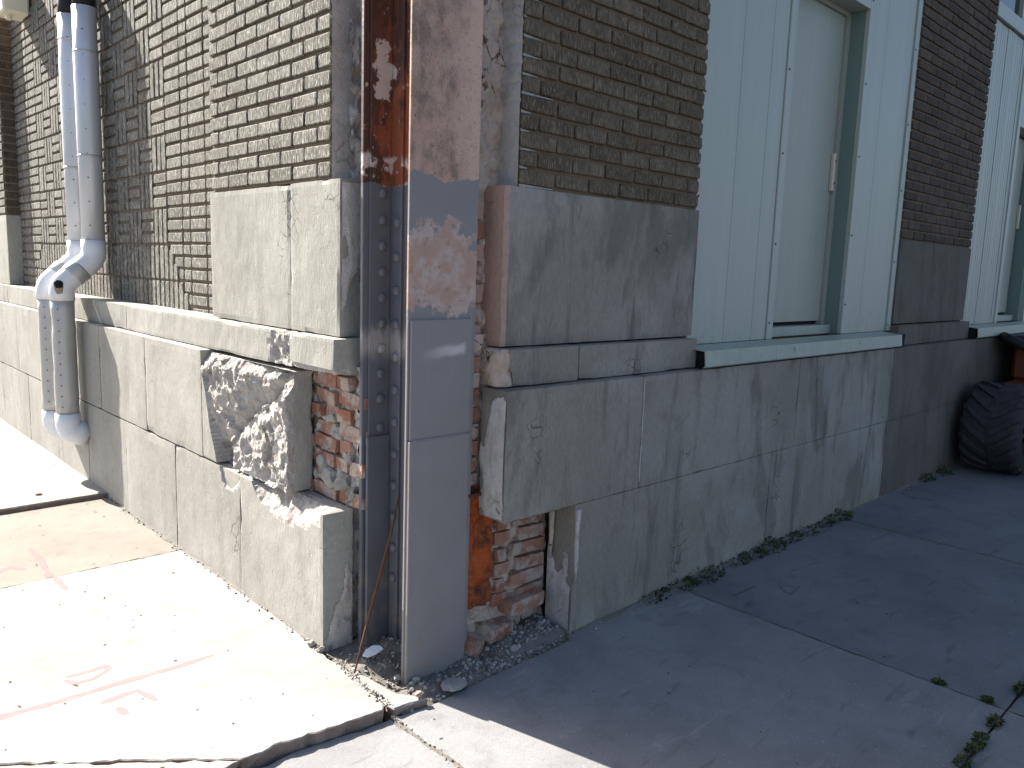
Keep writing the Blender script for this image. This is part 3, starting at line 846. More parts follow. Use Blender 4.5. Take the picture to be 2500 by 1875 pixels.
piers = {}
piers['Lp'] = box('brick_pier', (PX + 0.014, 0.648, 1.886), (0.2225, 1.768, TOP), M['mortar_l'], bld)
piers['Rp'] = box('brick_pier', (0.608, PY + 0.014, 1.878), (1.835, 0.345, TOP), M['mortar'], bld)
piers['R2'] = box('brick_pier', (4.432, PY + 0.013, 1.863), (5.955, 0.345, TOP), M['mortar'], bld)
piers['F'] = box('brick_pier', (PX + 0.013, 6.16, 1.886), (0.2225, 8.4, TOP), M['mortar_l'], bld)
piers['P'] = box('brick_panel', (PNL + 0.014, 1.77, 1.262), (0.30, 6.158, TOP), M['mortar_l'], bld)
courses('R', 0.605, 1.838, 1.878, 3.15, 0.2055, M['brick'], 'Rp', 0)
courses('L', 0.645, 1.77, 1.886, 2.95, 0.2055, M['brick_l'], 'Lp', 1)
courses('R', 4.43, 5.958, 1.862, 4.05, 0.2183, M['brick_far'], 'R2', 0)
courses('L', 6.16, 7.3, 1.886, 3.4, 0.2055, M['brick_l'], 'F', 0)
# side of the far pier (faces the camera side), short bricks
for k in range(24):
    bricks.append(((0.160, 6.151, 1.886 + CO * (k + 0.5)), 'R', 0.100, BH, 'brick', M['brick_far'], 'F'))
# recessed basket-weave panel
RZ, RP = 1.429, 0.2095
CY, CP = 2.651, 0.2145
NC = 13
y_far = CY + NC * CP
def mitre(y, z):   # True: soldier border, False: side border
    if z > RZ + RP: return False
    ym = 2.645 - (RZ + RP - z) * 0.88
    yf = y_far + (RZ + RP - z) * 0.88
    return ym < y < yf
c3 = RP / 3
# side borders: stacked stretchers and headers
for (edges) in ([1.775, 1.99, 2.098, 2.314, 2.423, 2.649], [y_far + 0.002, y_far + 0.228, y_far + 0.337, y_far + 0.552, 6.155]):
    for a, b in zip(edges, edges[1:]):
        z = RZ - RP + c3 / 2
        while z < 3.5:
            aa, bb = a, b
            if z < RZ + RP:
                ym = 2.645 - (RZ + RP - z) * 0.88; yf = y_far + (RZ + RP - z) * 0.88
                # cut to the mitre
                if b < 4: bb = min(b, ym)
                else: aa = max(a, yf)
            if bb - aa > 0.03 and z > 1.25:
                h = BH
                put('P', (aa + bb) / 2, z, bb - aa - 0.008 - rb.uniform(0, 0.003), h + rb.uniform(-0.003, 0.002), 'brick', M['brick_l'], 'P')
            z += c3
# soldier border rows
for r in (0, 1):
    zb_ = RZ - RP + r * RP
    k0 = -6
    for k in range(k0, NC * 3 + 6):
        y = CY + (k + 0.5) * CP / 3
        z_lo, z_hi = max(zb_, 1.262), zb_ + RP - 0.012
        zm = RZ + RP - (2.645 - y) / 0.88 if y < 2.645 else RZ + RP - (y - y_far) / 0.88 if y > y_far else 0
        if zm: z_lo = max(z_lo, RZ + RP - (RZ + RP - zm) * 1.0 if False else z_lo)
        zc = RZ + RP - max(0, (2.645 - y), (y - y_far)) / 0.88
        z_hi = min(z_hi, zc - 0.004)
        if z_hi - z_lo > 0.03:
            put('P', y, (z_lo + z_hi) / 2, CP / 3 - 0.013 - rb.uniform(0, 0.004), z_hi - z_lo, 'soldier_brick', M['brick_l'], 'P')
# basket weave
r = 1
while RZ + RP * r < 3.45:
    zb_ = RZ + RP * r
    for c in range(NC):
        yb_ = CY + CP * c
        if (c + r) % 2 == 1:
            for k in range(3):
                put('P', yb_ + (k + 0.5) * CP / 3, zb_ + RP / 2 - 0.004, CP / 3 - 0.013 - rb.uniform(0, 0.004), RP - 0.013, 'soldier_brick', M['brick_l'], 'P')
        else:
            for k in range(3):
                put('P', yb_ + CP / 2, zb_ + (k + 0.5) * c3 - 0.004, CP - 0.011 - rb.uniform(0, 0.003), BH - 0.001 + rb.uniform(-0.003, 0.002), 'brick', M['brick_l'], 'P')
    r += 1
ranked = []
for b in bricks:
    q = in_view(b[0])
    vis = q and -40 < q[0] < 2540 and -60 < q[1] < 1900
    foreshort = 1.0
    if q:
        nrm = Vector((0, -1, 0)) if b[1] == 'R' else Vector((-1, 0, 0))
        foreshort = max(0.02, nrm.dot((CAM - Vector(b[0])).normalized()))
    ranked.append((b[2] * b[3] * foreshort / (q[2] ** 2) if vis else 0, b))
ranked.sort(key=lambda t: -t[0])
cnt = {'brick': 0, 'soldier_brick': 0}
rest = {}
for sc_, b in ranked:
    p, wall, l, h, name, mat, par = b
    rz = 0.0 if wall == 'R' else -math.pi / 2
    if sc_ > 0 and cnt[name] < 300:
        cnt[name] += 1
        o = D.objects.new(name, brick_mesh(round(l / 0.004) * 0.004, round(h / 0.002) * 0.002, rb.randrange(3), mat))
        o.location = p; o.rotation_euler = (rb.uniform(-0.006, 0.006), rb.uniform(-0.008, 0.008), rz + rb.uniform(-0.006, 0.006))
        COL.objects.link(o); o.parent = piers[par]
    else:
        gg = rest.setdefault((par, mat.name), G())
        v, f = brick_shape(l, h, rb.randrange(9999))
        mt = Matrix.Translation(p) @ Matrix.Rotation(rz, 4, 'Z')
        gg.add([mt @ Vector(w) for w in v], f)
for (par, mname), gg in rest.items():
    tag(gg.obj('brickwork', D.materials[mname], piers[par]), kind='stuff')

for k in range(17):
    z = 1.878 + CO * k
    L_ = rb.uniform(0.03, 0.20) if k < 9 else rb.uniform(0.02, 0.09)
    n = max(3, int(L_ / 0.012)); g = G(); pts = []
    for i in range(n + 1):
        x = 0.606 + L_ * i / n; hh = (0.0058 - 0.004 * i / n) * (1 + 0.3 * mn.noise(Vector((x * 60, z * 9, 0))))
        pts.append((x, hh))
    v = [(x, PY + 0.003 + 0.006 * i / n, z + 0.004 - hh) for i, (x, hh) in enumerate(pts)] + [(x, PY + 0.003 + 0.006 * i / n, z + 0.004 + hh) for i, (x, hh) in enumerate(pts)]
    f = [(i, i + 1, n + 2 + i, n + 1 + i) for i in range(n)]
    mk('pale_joint', v, f, M['stone_cut'], piers['Rp'])
v, f = [], []
for i in range(40):
    z = 0.60 + 0.485 * i / 39
    w = 0.0035 + 0.004 * max(0, mn.noise(Vector((z * 30, 2, 0)))); c = 1.347 + 0.003 * mn.noise(Vector((z * 14, 7, 0)))
    v += [(c - w, -0.0012, z), (c + w, -0.0012, z)]
for i in range(39): f.append((2 * i, 2 * i + 1, 2 * i + 3, 2 * i + 2))
mk('pale_joint', v, f, M['parge'], bld)
# brick ends smeared with mortar, left pier end (faces the corner)
hfield('smeared_pier_end', (0.103, 0.644, 1.87), (1, 0, 0), (0, 0, 1), (0, -1, 0), 0.16, 1.9, 0.014,
       lambda a, b, p: 0.005 + 0.002 * mn.noise(Vector((a * 9, b * 14, 1))) + (0.0016 if (b % CO) < BH else 0.0) - 0.25 * max(0, a - 0.08 - 0.025 * mn.noise(Vector((0, b * 9, 4)))), M['parge'], bld)
hfield('smeared_pier_end', (0.604, 0.30, 1.86), (0, -1, 0), (0, 0, 1), (-1, 0, 0), 0.197, 1.9, 0.014,
       lambda a, b, p: 0.004 + 0.003 * mn.noise(Vector((a * 9, b * 5, 1))) + (0.0015 if (b % CO) < BH + 0.006 else -0.004), M['parge'], bld)
# ragged mortar filling beside the column
def ragged(seed, amp):
    def fn(a, b, p):
        vd = mn.voronoi(Vector((a * 14, b * 9, seed)))[0]
        return amp * (fbm((a * 1.0, b, seed), 16, 4)) + 0.03 * min(0.5, vd[1] - vd[0]) - 0.01
    return fn
def holes(fn, spots):
    def f2(a, b, p):
        d = fn(a, b, p)
        for (x, z, r_) in spots:
            if (a - x) ** 2 + (b - z) ** 2 < r_ * r_: d -= 0.05
        return d
    return f2
hfield('mortar_filling', (0.425, 0.205, 1.25), (1, 0, 0), (0, 0, 1), (0, -1, 0), 0.19, 2.2, 0.0095,
       holes(ragged(2.2, 0.018), [(0.075, 1.16, 0.012), (0.085, 1.0, 0.010), (0.06, 0.93, 0.011), (0.075, 1.3, 0.010)]), M['plaster'], bld)
hfield('mortar_filling', (0.180, 0.632, 1.10), (1, 0, 0), (0, 0, 1), (0, -1, 0), 0.12, 2.2, 0.009, ragged(5.2, 0.026), M['parge'], bld)
hfield('mortar_filling', (0.13, 0.56, -0.05), (1, 0, 0), (0, 0, 1), (0, -1, 0), 0.20, 0.66, 0.011, ragged(8.2, 0.02), M['parge'], bld)
hfield('mortar_filling', (0.156, 0.93, 0.55), (0, -1, 0), (0, 0, 1), (-1, 0, 0), 0.42, 0.60, 0.011, ragged(11.2, 0.022), M['parge'], bld)
hfield('mortar_filling', (0.425, 0.182, -0.05), (1, 0, 0), (0, 0, 1), (0, -1, 0), 0.50, 1.35, 0.011, ragged(14.2, 0.016), M['plaster'], bld)
hfield('rust_stained_filling', (0.415, 0.156, 0.17), (1, 0, 0), (0, 0, 1), (0, -1, 0), 0.165, 0.52, 0.011, ragged(17.2, 0.02), M['rustfill'], bld)

def rough_brick(c, size, rot, seed, mat, name='backing_brick', cut=0):
    if name == 'mortar_lump':
        bm = bmesh.new(); bmesh.ops.create_icosphere(bm, subdivisions=2, radius=0.58)
        for w in bm.verts:
            k = 1 + 0.75 * mn.noise(w.co * 2.2 + Vector((seed, 0, 0))) + 0.2 * mn.noise(w.co * 6 + Vector((seed, 1, 0)))
            w.co = Vector((w.co.x * size[0], w.co.y * size[1], w.co.z * size[2])) * k
        me = D.meshes.new(name); bm.to_mesh(me); bm.free(); me.materials.append(mat)
        o = D.objects.new(name, me); COL.objects.link(o); o.location = c; o.rotation_euler = rot; o.parent = bld
        return o
    c = Vector(c); hx, hy, hz = size[0] / 2, size[1] / 2, size[2] / 2
    bm = bmesh.new(); bmesh.ops.create_cube(bm, size=1)
    bmesh.ops.subdivide_edges(bm, edges=bm.edges[:], cuts=1, use_grid_fill=True)
    R = Matrix.Rotation(rot[2], 3, 'Z') @ Matrix.Rotation(rot[1], 3, 'Y') @ Matrix.Rotation(rot[0], 3, 'X')
    for w in bm.verts:
        q = Vector((w.co.x * size[0], w.co.y * size[1], w.co.z * size[2]))
        ln = sum(abs(t) > 0.49 for t in w.co)
        q *= (1 - 0.018 * (ln - 1)) if ln > 1 else 1
        q += mn.noise_vector(q * 20 + Vector((seed * 2.1, seed, 0))) * 0.005
        w.co = q
    me = D.meshes.new(name); bm.to_mesh(me); bm.free(); me.materials.append(mat)
    o = D.objects.new(name, me); COL.objects.link(o); o.location = c; o.rotation_euler = rot; o.parent = bld
    return o
# exposed backing bricks, street side hole (face the street)
rr = random.Random(12)
for k in range(8):
    z = 0.60 + k * 0.068
    y = 0.545 + (0.0 if k % 2 else -0.09)
    while y < 0.95:
        ln = 0.195 * rr.choice((1, 1, 0.55))
        if rr.random() < 0.80:
            out = rr.uniform(-0.014, 0.010)
            rough_brick((0.172 - out, y + ln / 2, z + rr.uniform(-0.006, 0.006)), (0.07, ln - 0.014, 0.056), (rr.uniform(-.1, .1), rr.uniform(-.12, .12), rr.uniform(-.14, .14)), rr.random() * 50, M['redbrick'])
        y += ln
for (y, z, s_) in ((0.70, 0.915, 0.05), (0.80, 0.93, 0.04), (0.66, 0.86, 0.05), (0.62, 0.66, 0.07), (0.72, 0.655, 0.08), (0.78, 0.71, 0.06), (0.58, 0.77, 0.045), (0.56, 0.62, 0.05), (0.74, 0.80, 0.04)):
    rough_brick((0.152, y, z), (s_ * 0.9, s_ * 1.3, s_), (rr.uniform(-.5, .5), rr.uniform(-.5, .5), rr.uniform(-.5, .5)), rr.random() * 90, M['stone_cut'], 'mortar_lump')
# exposed backing bricks, shady side hole
for k in range(7):
    z = 0.16 + k * 0.068
    for (xa, xb) in (((0.60, 0.66), (0.685, 0.895)) if k % 2 else ((0.59, 0.69), (0.72, 0.895))):
        rough_brick(((xa + xb) / 2, 0.212 - rr.uniform(-0.006, 0.010), z + rr.uniform(-0.004, 0.004)), (xb - xa - 0.01, 0.10, 0.055), (rr.uniform(-.03, .03), rr.uniform(-.05, .05), rr.uniform(-.06, .06)), rr.random() * 50, M['redbrick'])
rough_brick((0.742, 0.152, 0.135), (0.20, 0.11, 0.062), (0.03, -0.03, 0.02), 4.4, M['redbrick'])
rough_brick((0.60, 0.16, 0.045), (0.16, 0.10, 0.06), (0.1, 0.1, 0.2), 5.4, M['redbrick'])
rough_brick((0.47, 0.15, 0.02), (0.10, 0.09, 0.06), (0.2, 0.1, 0.5), 6.4, M['redbrick'])
for k in range(8):      # narrow brick ends seen between the column and the stone
    rough_brick((0.455 + rr.uniform(0, 0.01), 0.212, 0.71 + k * 0.068), (0.07, 0.08, 0.058), (rr.uniform(-.05, .05), rr.uniform(-.05, .05), rr.uniform(-.1, .1)), rr.random() * 50, M['redbrick'] if k % 3 else M['plaster'])
for k in range(7):
    rough_brick((0.462 + rr.uniform(0, 0.01), 0.222, 1.30 + k * 0.08), (0.07, 0.08, 0.066), (rr.uniform(-.05, .05), rr.uniform(-.05, .05), rr.uniform(-.1, .1)), rr.random() * 50, M['redbrick'] if k % 2 else M['stone_pink'])
box('angle_shelf', (0.42, 0.13, 0.655), (0.50, 0.20, 0.668), M['rustfill'], bld)
# rubble lumps between the street stones and the column
for k in range(9):
    z = 1.16 + k * 0.085
    rough_brick((0.205 + rr.uniform(-0.012, 0.012), 0.592 + rr.uniform(-0.008, 0.01), z), (rr.uniform(.02, .04), rr.uniform(.03, .05), rr.uniform(.03, .07)), (rr.uniform(-.6, .6), rr.uniform(-.6, .6), rr.uniform(-.6, .6)), rr.random() * 90, M['parge'] if k % 2 else M['redbrick'], 'mortar_chunk')

# ---- filled window bays on the shady side
def bay(x0, xs_, xd0, xd1, xe, ztop, parent_names=''):
    pass
def panel(x0, x1, z0_, z1, y=0.122, mat=None, par=None, name='metal_panel'):
    return box(name, (x0 + 0.0015, y, z0_), (x1 - 0.0015, y + 0.03, z1), mat or M['panel'], par or bld, 0.0025)
def screw(x, z, y, par):
    g = G(); g.tube([(x, y + 0.001, z), (x, y - 0.003, z), (x, y - 0.005, z)], [0.006, 0.006, 0.003], 8); return g.obj('screw', M['screw'], par)
bay1 = box('window_infill', (1.838, 0.16, 1.19), (2.70, 0.335, 4.4), M['panel'], bld)
box('infill_frame', (3.66, 0.16, 1.19), (4.43, 0.335, 4.4), M['panel'], bld)
for a, b in ((1.84, 2.185), (2.185, 2.475), (2.475, 2.632)): panel(a, b, 1.205, 4.4, 0.124, par=bay1)
panel(2.634, 2.705, 1.205, 4.4, 0.116, par=bay1, name='door_trim')
for a, b in ((3.63, 3.90), (3.90, 4.352)): panel(a, b, 1.205, 4.4, 0.124, par=bay1)
panel(4.354, 4.425, 1.205, 4.4, 0.112, par=bay1, name='edge_trim')
for z in (1.3, 1.75, 2.25, 2.7, 3.2): screw(2.655, z, 0.116, bay1); screw(3.655, z + .1, 0.124, bay1); screw(4.37, z - .05, 0.112, bay1); screw(1.865, z + 0.2, 0.124, bay1)
# door recess
box('door_reveal', (3.635, 0.1545, 1.205), (3.66, 0.335, 3.27), M['reveal'], bay1)
box('door_head', (2.706, 0.126, 3.245), (3.629, 0.335, 4.4), M['panel'], bay1)
box('door_threshold', (2.706, 0.20, 1.205), (3.634, 0.335, 1.262), M['sillm'], bay1)
door = box('door', (2.72, 0.262, 1.285), (3.585, 0.30, 3.215), M['door'], bld, 0.003)
box('door_gap', (2.71, 0.285, 1.262), (3.634, 0.33, 1.30), M['dark'], door)
box('door_gap', (3.5855, 0.280, 1.285), (3.592, 0.33, 3.235), M['dark'], door)
box('door_frame', (3.5925, 0.245, 1.263), (3.6345, 0.32, 3.244), M['door'], door)
box('door_frame', (2.706, 0.245, 3.2165), (3.592, 0.32, 3.244), M['door'], door)
hg = box('hinge', (3.555, 0.235, 2.13), (3.585, 0.2615, 2.37), M['hinge'], door, 0.004)
for z in (2.18, 2.32): screw(3.572, z, 0.235, hg)
# sill flashing
def sill(x0, x1, seam):
    g = G()
    for a, b in ((x0, seam), (seam + 0.003, x1)):
        prof = [(0.118, 1.204), (-0.02, 1.190), (-0.028, 1.112), (-0.012, 1.103), (-0.012, 1.106), (-0.022, 1.114), (-0.015, 1.186), (0.118, 1.200)]
        n = len(prof)
        v = [(a, y, z) for y, z in prof] + [(b, y, z) for y, z in prof]
        f = [tuple(range(n))[::-1], tuple(range(n, 2 * n))] + [(i, (i + 1) % n, n + (i + 1) % n, n + i) for i in range(n)]
        g.add(v, f)
    return g.obj('sill_flashing', M['sillm'], bld)
s1 = sill(1.80, 4.30, 2.50)
for k, x in enumerate((2.02, 2.35, 2.72, 3.0, 3.25, 3.6, 3.95, 4.15)):
    g = G(); zz = 1.145 + 0.012 * ((k * 7) % 3 - 1)
    g.add([(x - .012, -0.0262, zz - .008), (x + .004, -0.0262, zz - .012), (x + .014, -0.0256, zz + .004), (x + .003, -0.0250, zz + .014), (x - .010, -0.0254, zz + .006)], [(0, 1, 2, 3, 4)])
    g.obj('paint_chip', M['parge'], s1)
box('sill_shade_fill', (1.836, 0.0, 1.1), (4.415, 0.16, 1.189), M['dark'], bld)  # solid near-black box, colour stands in for the shaded void under the sill
# second bay, far right
bay2 = box('window_infill', (5.96, 0.16, 1.19), (6.98, 0.335, 3.74), M['panel'], bld)
x = 5.965
while x < 6.90:
    panel(x, x + 0.055, 1.205, 3.735, 0.124 + 0.004 * (int(x * 100) % 2), par=bay2); x += 0.0575
panel(6.905, 6.985, 1.205, 3.735, 0.114, par=bay2, name='door_trim')
d2 = box('door', (6.985, 0.262, 1.285), (7.80, 0.30, 3.0), M['door'], bld, 0.003)
box('door_gap', (6.985, 0.285, 1.262), (7.9, 0.33, 1.30), M['dark'], d2)
box('door_threshold', (6.985, 0.20, 1.205), (7.9, 0.335, 1.262), M['sillm'], bay2)
box('door_head', (6.987, 0.126, 3.02), (7.9, 0.335, 3.74), M['panel'], bay2)
box('door_reveal', (7.83, 0.1545, 1.205), (7.9, 0.335, 3.02), M['reveal'], bay2)
hg = box('hinge', (7.77, 0.235, 2.13), (7.80, 0.2615, 2.37), M['hinge'], d2, 0.004)
box('window_infill', (7.9, 0.126, 1.19), (8.9, 0.335, 3.74), M['panel'], bld)
sill(5.98, 8.9, 6.9)
box('sill_shade_fill', (5.98, 0.0, 1.1), (8.9, 0.16, 1.189), M['dark'], bld)  # same dark filler for the shade under the second sill
wn = box('window', (5.96, 0.10, 3.745), (8.9, 0.20, 3.86), M['panel'], bld, 0.003)
box('pane', (5.97, 0.17, 3.86), (7.2, 0.18, 5.6), M['glass'], wn)
box('pane', (7.26, 0.17, 3.86), (8.9, 0.18, 5.6), M['glass'], wn)
box('window_bar', (7.205, 0.12, 3.861), (7.255, 0.20, 5.6), M['panel'], wn)
box('window_bar', (6.73, 0.135, 3.862), (6.76, 0.169, 5.6), M['panel'], wn)

# ------------------------------------------------------------------ steel column
colm = tag(empty('steel_column', (0.26, 0.3, 0)), 'riveted grey steel corner column, rusty red above, bare between broken stones', 'column')
CT = TOP
box('front_flange', (0.113, 0.136, -0.05), (0.432, 0.1505, CT), M['col_front'], colm, 0.003)
box('cover_plate', (0.121, 0.124, 0.925), (0.407, 0.1355, 1.366), M['col_plate'], colm, 0.002)
box('cover_plate', (0.116, 0.118, -0.06), (0.403, 0.1355, 0.922), M['col_plate'], colm, 0.003)
# weld bead
g = G(); pts = [(0.125 + i * 0.0145, 0.1225, 0.9235 + 0.002 * mn.noise(Vector((i, 0, 0))) + 0.0) for i in range(20)]
g.tube(pts, [0.0035 + 0.001 * mn.noise(Vector((i * 0.9, 3, 0))) for i in range(20)], 6); g.obj('weld_bead', M['col_plate'], colm, True)
box('web', (0.268, 0.1565, -0.05), (0.288, 0.4655, CT), M['col_back'], colm)
box('back_flange', (0.136, 0.466, -0.05), (0.42, 0.486, CT), M['col_back'], colm, 0.003)
# connecting angles
box('angle', (0.160, 0.455, 0.0), (0.2555, 0.4655, CT), M['col_back'], colm, 0.002)
box('angle', (0.256, 0.385, 0.0), (0.2675, 0.4655, CT), M['col_back'], colm, 0.002)
box('angle', (0.256, 0.1565, 0.0), (0.2675, 0.245, CT), M['col_back'], colm, 0.002)
box('angle', (0.150, 0.1565, 0.0), (0.2555, 0.167, CT), M['col_back'], colm, 0.002)
# lower strengthening plate over the back flange
box('strengthening_plate', (0.146, 0.440, -0.05), (0.2555, 0.4545, 0.878), M['col_back'], colm, 0.004)
def rivet_mesh():
    v, f = [], []; n = 10
    for (r_, h) in ((0.0205, 0), (0.0195, 0.007), (0.015, 0.0125), (0.007, 0.0155)):
        for k in range(n): v.append((r_ * math.cos(2 * math.pi * k / n), -h, r_ * math.sin(2 * math.pi * k / n)))
    for i in range(3):
        for k in range(n): f.append((i * n + (k + 1) % n, i * n + k, (i + 1) * n + k, (i + 1) * n + (k + 1) % n))
    f.append(tuple(range(3 * n, 4 * n))[::-1])
    me = D.meshes.new('rivet'); me.from_pydata(v, [], f); me.materials.append(M['col_back'])
    me.polygons.foreach_set('use_smooth', [True] * len(f)); me.update(); return me
rv = rivet_mesh()
def rivet(p, rz):
    o = D.objects.new('rivet', rv); COL.objects.link(o); o.parent = colm
    o.location = Vector(p) - colm.location; o.rotation_euler = (0, 0, rz)
for k in range(7): rivet((0.216, 0.4548, 1.831 - 0.1003 * k), 0)
for z in (1.129, 1.027, 0.91): rivet((0.213, 0.4548, z), 0)
for k in range(12): rivet((0.2558, 0.408, 1.72 - 0.131 * k), -math.pi / 2)

# ------------------------------------------------------------------ insulated downpipes
def bend(pts, n=6):
    """round the inner corners of a polyline with quadratic curves"""
    out = [Vector(pts[0])]
    for i in range(1, len(pts) - 1):
        a, b, c = Vector(pts[i - 1]), Vector(pts[i]), Vector(pts[i + 1])
        d = min((b - a).length, (c - b).length) * 0.48
        p0 = b + (a - b).normalized() * d; p2 = b + (c - b).normalized() * d
        for k in range(n + 1):
            t = k / n; out.append(p0 * (1 - t) ** 2 + b * 2 * t * (1 - t) + p2 * t * t)
    out.append(Vector(pts[-1])); return out
def downpipe(y, dz, label, dx=0.0, torn=False, lowrough=False):
    e = tag(empty('downpipe', (-0.1 + dx, y, 0.0)), label, 'pipe', 'insulated downpipes on the street wall')
    R_ = 0.072; xu, xl = 0.10 + dx, -0.105 + dx
    g = G(); zs = [3.13, 2.85, 2.84, 2.2 + dz, 2.195 + dz, 1.655 + dz * 0.1]
    g.tube([(xu, y, z) for z in zs], [R_, R_, R_ + 0.003, R_ + 0.002, R_, R_ - 0.001], 24); g.obj('upper_pipe', M['jacket_up'], e, True)
    g = G(); g.tube([(xu, y, z) for z in (2.206 + dz, 2.190 + dz)], R_ + 0.0035, 24); g.obj('seam_band', M['jacket_lo'], e, True)
    g = G(); g.tube([(xu, y, z) for z in (2.858 - dz * 2, 2.846 - dz * 2)], R_ + 0.0035, 24); g.obj('seam_band', M['jacket_lo'], e, True)
    zt = 1.655 + dz * 0.1
    g = G(); g.tube(bend([(xu, y, zt), (xu, y, zt - 0.12), (xl, y, zt - 0.30), (xl, y, zt - 0.40)], 7), R_ + 0.004, 24); g.obj('offset_elbow', M['fitting'], e, True)
    a = Vector((xu, y, zt - 0.12)); b = Vector((xl, y, zt - 0.30))
    g = G(); g.tube([a.lerp(b, t) for t in (0.40, 0.44, 0.66, 0.70)], [R_ + 0.005, R_ + 0.009, R_ + 0.009, R_ + 0.005], 24); g.obj('elbow_jacket', M['jacket_lo'], e, True)
    g = G(); n = 12; zb_ = 0.50 + dz * 0.3
    zz = [zt - 0.40 + (zb_ - zt + 0.40) * i / n for i in range(n + 1)]
    o = G(); o.tube([(xl + 0.002 * mn.noise(Vector((i, y, 0))), y + 0.003 * mn.noise(Vector((i, y, 3))), z) for i, z in enumerate(zz)], [R_ + 0.002 * mn.noise(Vector((i * 1.3, y, 8))) for i in range(n + 1)], 20)
    for k, w in enumerate(o.v):
        an = mn.noise(w * 9); o.v[k] = w + (Vector((xl, y, w.z)) - w).normalized() * max(0, an - 0.2) * 0.02
    o.obj('lower_pipe', M['jacket_lo'], e, True)
    g = G(); zq = zb_
    g.tube(bend([(xl, y, zq), (xl, y, zq - 0.12), (0.0, y, zq - 0.155)], 8), [R_ + 0.004] * 5 + [R_ + 0.012] * 6, 24)
    g.obj('wall_boot', M['fitting'], e, True)
    g = G(); g.tube(bend([(xu, y, 3.13), (xu, y, 3.25), (0.225, y, 3.37)], 6), R_ * 0.93, 20); g.obj('top_elbow', M['blackpaint'], e, True)
    # row of jacket rivets on the near side
    for (xc, za, zb2, nn) in ((xu, 1.75, 2.98, 9), (xl, 0.55, 1.2, 10)):
        for i in range(nn):
            z = za + (zb2 - za) * i / (nn - 1)
            v = Vector((-0.78 if xc == xl else -0.55, -1, 0)).normalized()
            g = G(); c = Vector((xc, y, z)) + v * (R_ + 0.0005); g.tube([c, c + v * 0.003], [0.005, 0.003], 6); g.obj('rivet', M['rivetdot'], e)
    if torn:
        # torn hole in the elbow with insulation showing
        ctr = Vector((xl, y, zt - 0.31)); v, f = [ctr + Vector((-0.45, -0.9, 0.15)).normalized() * (R_ + 0.0065)], []
        n = 16
        for k in range(n):
            an = 2 * math.pi * k / n; rr_ = (0.030 + 0.014 * mn.noise(Vector((math.cos(an) * 2, math.sin(an) * 2, 3)))) 
            d = Vector((-0.45, -0.9, 0)).normalized(); t = Vector((d.y, -d.x, 0))
            p = d * R_ + t * math.cos(an) * rr_ * 0.9 + Vector((0, 0, 1)) * math.sin(an) * rr_ * 1.5
            h = Vector((p.x, p.y, 0)).normalized() * (R_ + 0.0055)
            v.append(ctr + Vector((h.x, h.y, p.z))); f.append((0, 1 + k, 1 + (k + 1) % n))
        mk('torn_hole', v, f, M['torn'], e)
        v2 = [ctr + (p - ctr) * 1.03 if i == 0 else ctr + Vector(((p - ctr).x * 1.02, (p - ctr).y * 1.02, (p - ctr).z * 0.55 + 0.018)) for i, p in enumerate(v)]
        mk('torn_hole', v2, f, M['dark'], e)  # near-black patch paints the shade inside the hole
    return e
downpipe(3.67, 0.0, 'nearer white insulated downpipe with torn elbow on the sunny wall', 0.0, True)
downpipe(3.95, -0.06, 'farther white insulated downpipe, half hidden behind its twin', -0.012)
# cream box above the panel
e = tag(empty('wall_box', (0.15, 5.63, 3.42)), 'small cream box fixed high on the brick wall', 'wall box')
box('housing', (0.02, 5.45, 3.45), (0.209, 5.72, 3.78), M['cream'], e, 0.015)
g = G(); g.tube([(0.08, 5.56, 3.452), (0.08, 5.56, 3.41)], [0.03, 0.02], 10); g.obj('cable_gland', M['cream'], e)

# ------------------------------------------------------------------ loader parked at the wall
ld = tag(empty('loader', (5.95, -0.29, 0)), 'dark lugged tyre and orange body of a loader parked along the shaded wall', 'loader')
TR, TW, TC = 0.378, 0.42, Vector((5.95, -0.285, 0.376))
prof = [(-0.21, 0.20), (-0.225, 0.27), (-0.215, 0.325), (-0.19, 0.348), (-0.10, 0.356), (0.0, 0.358), (0.10, 0.356), (0.19, 0.348), (0.215, 0.325), (0.225, 0.27), (0.21, 0.20)]
def lathe_y(prof, c, n=40):
    v, f = [], []; m_ = len(prof)
    for k in range(n):
        an = 2 * math.pi * k / n
        for (yy, r_) in prof: v.append((c.x + r_ * math.cos(an), c.y + yy, c.z + r_ * math.sin(an)))
    for k in range(n):
        k2 = (k + 1) % n
        for i in range(m_ - 1): f.append((k * m_ + i, k * m_ + i + 1, k2 * m_ + i + 1, k2 * m_ + i))
    return v, f
